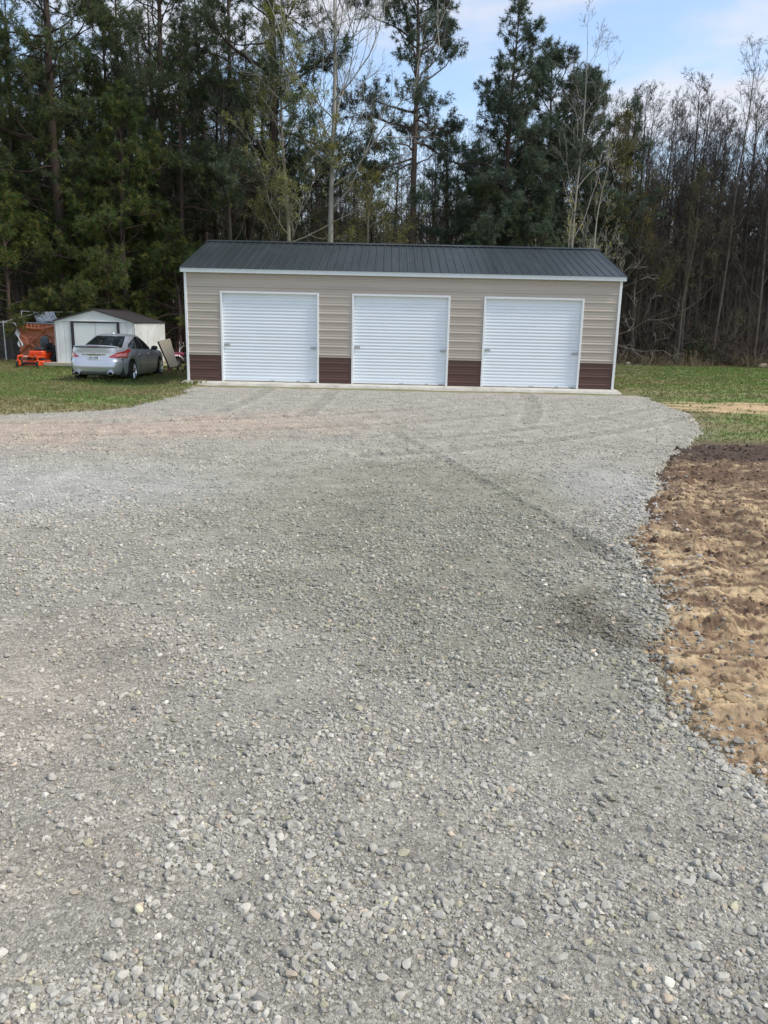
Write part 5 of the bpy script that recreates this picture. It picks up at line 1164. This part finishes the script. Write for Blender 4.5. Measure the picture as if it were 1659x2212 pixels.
# the second rank: repeats copied from a few kinds
G1 = 'thin bare trees inside the wood'; G2 = 'slim pines inside the wood'
L1 = 'thin leafless tree standing deep inside the dark wood'; L2 = 'slim dark pine standing deep inside the wood'
kinds = [decid('wood_tree', 14.5, .13, 51, .25, 20, .28, 50, 3, (7, 6, 5), (.098, .083, .072), .0), decid('wood_tree', 12.5, .10, 52, .2, 20, .30, 52, 3, (7, 6, 5), (.115, .098, .084), .0),
         decid('wood_tree', 16, .15, 53, .35, 18, .26, 46, 3, (7, 6, 5), (.085, .072, .064), .0), decid('wood_tree', 9.5, .07, 54, .12, 20, .36, 56, 3, (7, 6, 5), (.125, .104, .086), .0)]
pk = [pine('wood_pine', 16, .17, .5, 2.5, 34, 61, 9, .5, .04, dead=20, bark=(.09, .068, .058)), pine('wood_pine', 13, .14, .35, 2.5, 38, 62, 9, .4, .08, dead=14, bark=(.08, .06, .05))]
for k in kinds: setp(k, L1, 'tree', G1)
for k in pk: setp(k, L2, 'tree', G2)
R = np.random.default_rng(99); used = set()
spots = []
for row, (y0, y1, n) in enumerate(((41, 44.5, 34), (44.5, 50, 58), (50, 58, 64), (58, 68, 54))):
    for k in range(n):
        y = R.uniform(y0, y1); half = .52 * y + 2; x = -half + (k + R.uniform(.1, .9)) / n * 2 * half; spots.append((x, y, row))
for k in range(34): y = R.uniform(41, 60); spots.append((R.uniform(.27, .56) * y, y, 9))
for x, y, row in spots:
    right = x > .26 * y; left = x < -.14 * y
    pp = (.60 if left else (.04 if right else .20)); isp = R.random() < pp
    src = pk[R.integers(0, 2)] if isp else kinds[R.integers(0, 4)]
    sc = R.uniform(.78, 1.05) * (1.12 if left else (.88 if right else .82)) * (1 + .006 * (y - 42))
    if src.name not in used: used.add(src.name); o = src; o.location = (x, y, -.1); o.rotation_euler = (0, 0, R.uniform(0, 6.28)); o.scale = (sc,) * 3
    else: dup(src, (x, y, -.1), R.uniform(0, 6.28), sc)
# far wood and brush: uncountable
mb = MB(); n = 2200; y = R.uniform(62, 105, n); x = R.uniform(-.62, .62, n) * y; h = R.uniform(7, 13, n) * (1 + .3 * (x < -5)); c = np.array([.10, .085, .073]) * R.uniform(.6, 1.5, (n, 1))
P0 = np.stack([x, y, 0 * x - .3], -1); P1 = P0 + np.stack([R.normal(0, .4, n), R.normal(0, .4, n), h], -1); mb.segs(P0, P1, R.uniform(.05, .14, n), .02, 4, c)
m_ = 46; b = R.uniform(.1, 1, (n, m_, 1)); B0 = P0[:, None] + (P1 - P0)[:, None] * b; d = unit(R.normal(size=(n, m_, 3)) * np.array([1, 1, .5]) + np.array([0, 0, .5])); B1 = B0 + d * R.uniform(.5, 2.0, (n, m_, 1))
mb.segs(B0.reshape(-1, 3), B1.reshape(-1, 3), .022, .010, 3, np.repeat(c, m_, 0)); o = mb.build('distant_wood', m_dbark); setp(o, 'far mass of bare grey-brown trees closing the view behind the nearer trees', 'wood', kind='stuff')
def brush(name, label, n, xr, yr, hh, m_, col, seed):
    R = np.random.default_rng(seed); x = R.uniform(*xr, n); y = R.uniform(*yr, n); ok = ~((x > -6.2) & (x < 6.9) & (y < 30.5)); x, y = x[ok], y[ok]; n = len(x); mb = MB()
    c = np.array(col) * R.uniform(.6, 1.6, (n, 1)); h = R.uniform(.35, 1, (n, m_, 1)) * hh * R.uniform(.5, 1.2, (n, 1, 1)); d = unit(R.normal(size=(n, m_, 3)) * np.array([1, 1, .3]) + np.array([0, 0, 1.4]))
    P0 = np.stack([x, y, gz(x, y) - .05], -1)[:, None] + R.normal(0, .12, (n, m_, 3)) * np.array([1, 1, 0]); M1 = P0 + d * h * .5; d2 = unit(d + R.normal(0, .45, (n, m_, 3))); E1 = M1 + d2 * h * .5
    cc = np.repeat(c, m_, 0); mb.segs(P0.reshape(-1, 3), M1.reshape(-1, 3), .012, .008, 3, cc); mb.segs(M1.reshape(-1, 3), E1.reshape(-1, 3), .008, .004, 3, cc)
    for q in range(2):
        t = R.uniform(.2, .9, (n, m_, 1)); b = M1 + (E1 - M1) * t; e = b + unit(d2 + R.normal(0, .8, (n, m_, 3))) * h * .28; mb.segs(b.reshape(-1, 3), e.reshape(-1, 3), .006, .003, 3, cc)
    o = mb.build(name, m_dbark); setp(o, label, 'undergrowth', kind='stuff')
brush('undergrowth', 'tangled brown leafless brush along the foot of the wood', 1300, (-26, 30), (40.2, 60), 4.6, 15, (.12, .095, .078), 5)
brush('undergrowth', 'low dark brush under the pines behind the shed and fence', 170, (-24, -6), (36.5, 41), 1.8, 12, (.12, .105, .07), 6)
brush('undergrowth', 'thin dry weeds and twigs at the wood edge right of the garage', 170, (6.9, 24), (38.8, 40.8), 1.0, 10, (.16, .125, .08), 8)
# evergreen underbrush and dead leaves
mb = MB(); n = 9000; y = R.uniform(39.8, 55, n); x = R.uniform(-.55, .55, n) * y; k = fbm(x * .35, y * .35, 301, 3) > .50; x, y = x[k], y[k]; n = len(x); z = np.abs(R.normal(0, 1.0, n)) * 1.1
C = np.stack([x, y, z], -1); tufts(mb, C, np.tile([0, 0, 1.], (n, 1)), 6, .22, .10, np.array([.055, .075, .03]) * R.uniform(.6, 1.4, (n, 1)), R); o = mb.build('evergreen_shrubs', m_need); setp(o, 'dull green evergreen scrub scattered low inside the wood', 'shrubs', kind='stuff')
mb = MB(); n = 16000; y = np.where(R.random(n) < .6, R.uniform(39.2, 44, n), R.uniform(35.4, 41, n)); x = np.where(y > 39.2, R.uniform(-22, 26, n), R.uniform(-22, -4, n)); n = len(x)
a = unit(R.normal(size=(n, 3)) * np.array([1, 1, .4])) * .05; b = unit(np.cross(a, R.normal(size=(n, 3)))) * .035; C = np.stack([x, y, gz(x, y) + .03], -1)
mb.add(np.stack([C - a, C + b, C + a, C - b], 1).reshape(-1, 3), np.arange(n * 4).reshape(-1, 4), np.repeat(np.array([.26, .155, .09]) * R.uniform(.5, 1.4, (n, 1)), 4, 0)); o = mb.build('leaf_litter', m_dbark); setp(o, 'brown dead leaves lying along the edge of the wood', 'leaves', kind='stuff')

# pale rocks and stumps lying along the wood edge
m_rk = mat('pale_field_stone', (.42, .36, .28), .9, var=.25, vscale=12)
for x, y, s_, lb in ((7.9, 39.3, .26, 'pale rounded rock at the wood edge nearest the garage'), (9.6, 38.9, .17, 'small pale rock on the brown leaves, next right after the largest one'), (11.6, 39.1, .14, 'little tan rock in the grass at the wood edge below the brown twiggy tree'), (18.3, 39.5, .22, 'whitish rock at the wood edge by the right side')):
    bv, bf = ico(2); v = bv.copy()
    for _ in range(9):
        nn = R.normal(size=3); nn /= np.linalg.norm(nn); v = v - np.maximum(v @ nn - R.uniform(.5, .85), 0)[:, None] * nn
    mb = MB(); mb.add(v * np.array([1.3, 1, .75]) * s_ + np.array([0, 0, .4 * s_]), bf); o = mb.build('rock', m_rk, smooth=True, sharp=30); o.location = (x, y, 0); setp(o, lb, 'rock', 'pale rocks along the wood edge')

mb = MB(); n = 2600; x = np.where(R.random(n) < .5, R.uniform(-20, -5, n), R.uniform(6, 24, n)); y = R.uniform(13, 38, n); k = (gravel_d(x, y) < 0) & (dirt_d(x, y) < .1) & ~((x > -5.9) & (x < 6.6) & (y > 22.5)) & (R.random(n) < fbm(x * .7, y * .9, 311, 3) * 1.5); x, y = x[k], y[k]; n = len(x)
a = unit(R.normal(size=(n, 3)) * np.array([1, 1, .4])) * .038; b = unit(np.cross(a, R.normal(size=(n, 3)))) * .022; C = np.stack([x, y, gz(x, y) + .035], -1)
mb.add(np.stack([C - a, C + b, C + a, C - b], 1).reshape(-1, 3), np.arange(n * 4).reshape(-1, 4), np.repeat(np.array([.30, .19, .11]) * R.uniform(.5, 1.3, (n, 1)), 4, 0)); o = mb.build('fallen_leaves', m_dbark); setp(o, 'scattered dry brown leaves lying on the mown grass', 'leaves', kind='stuff')
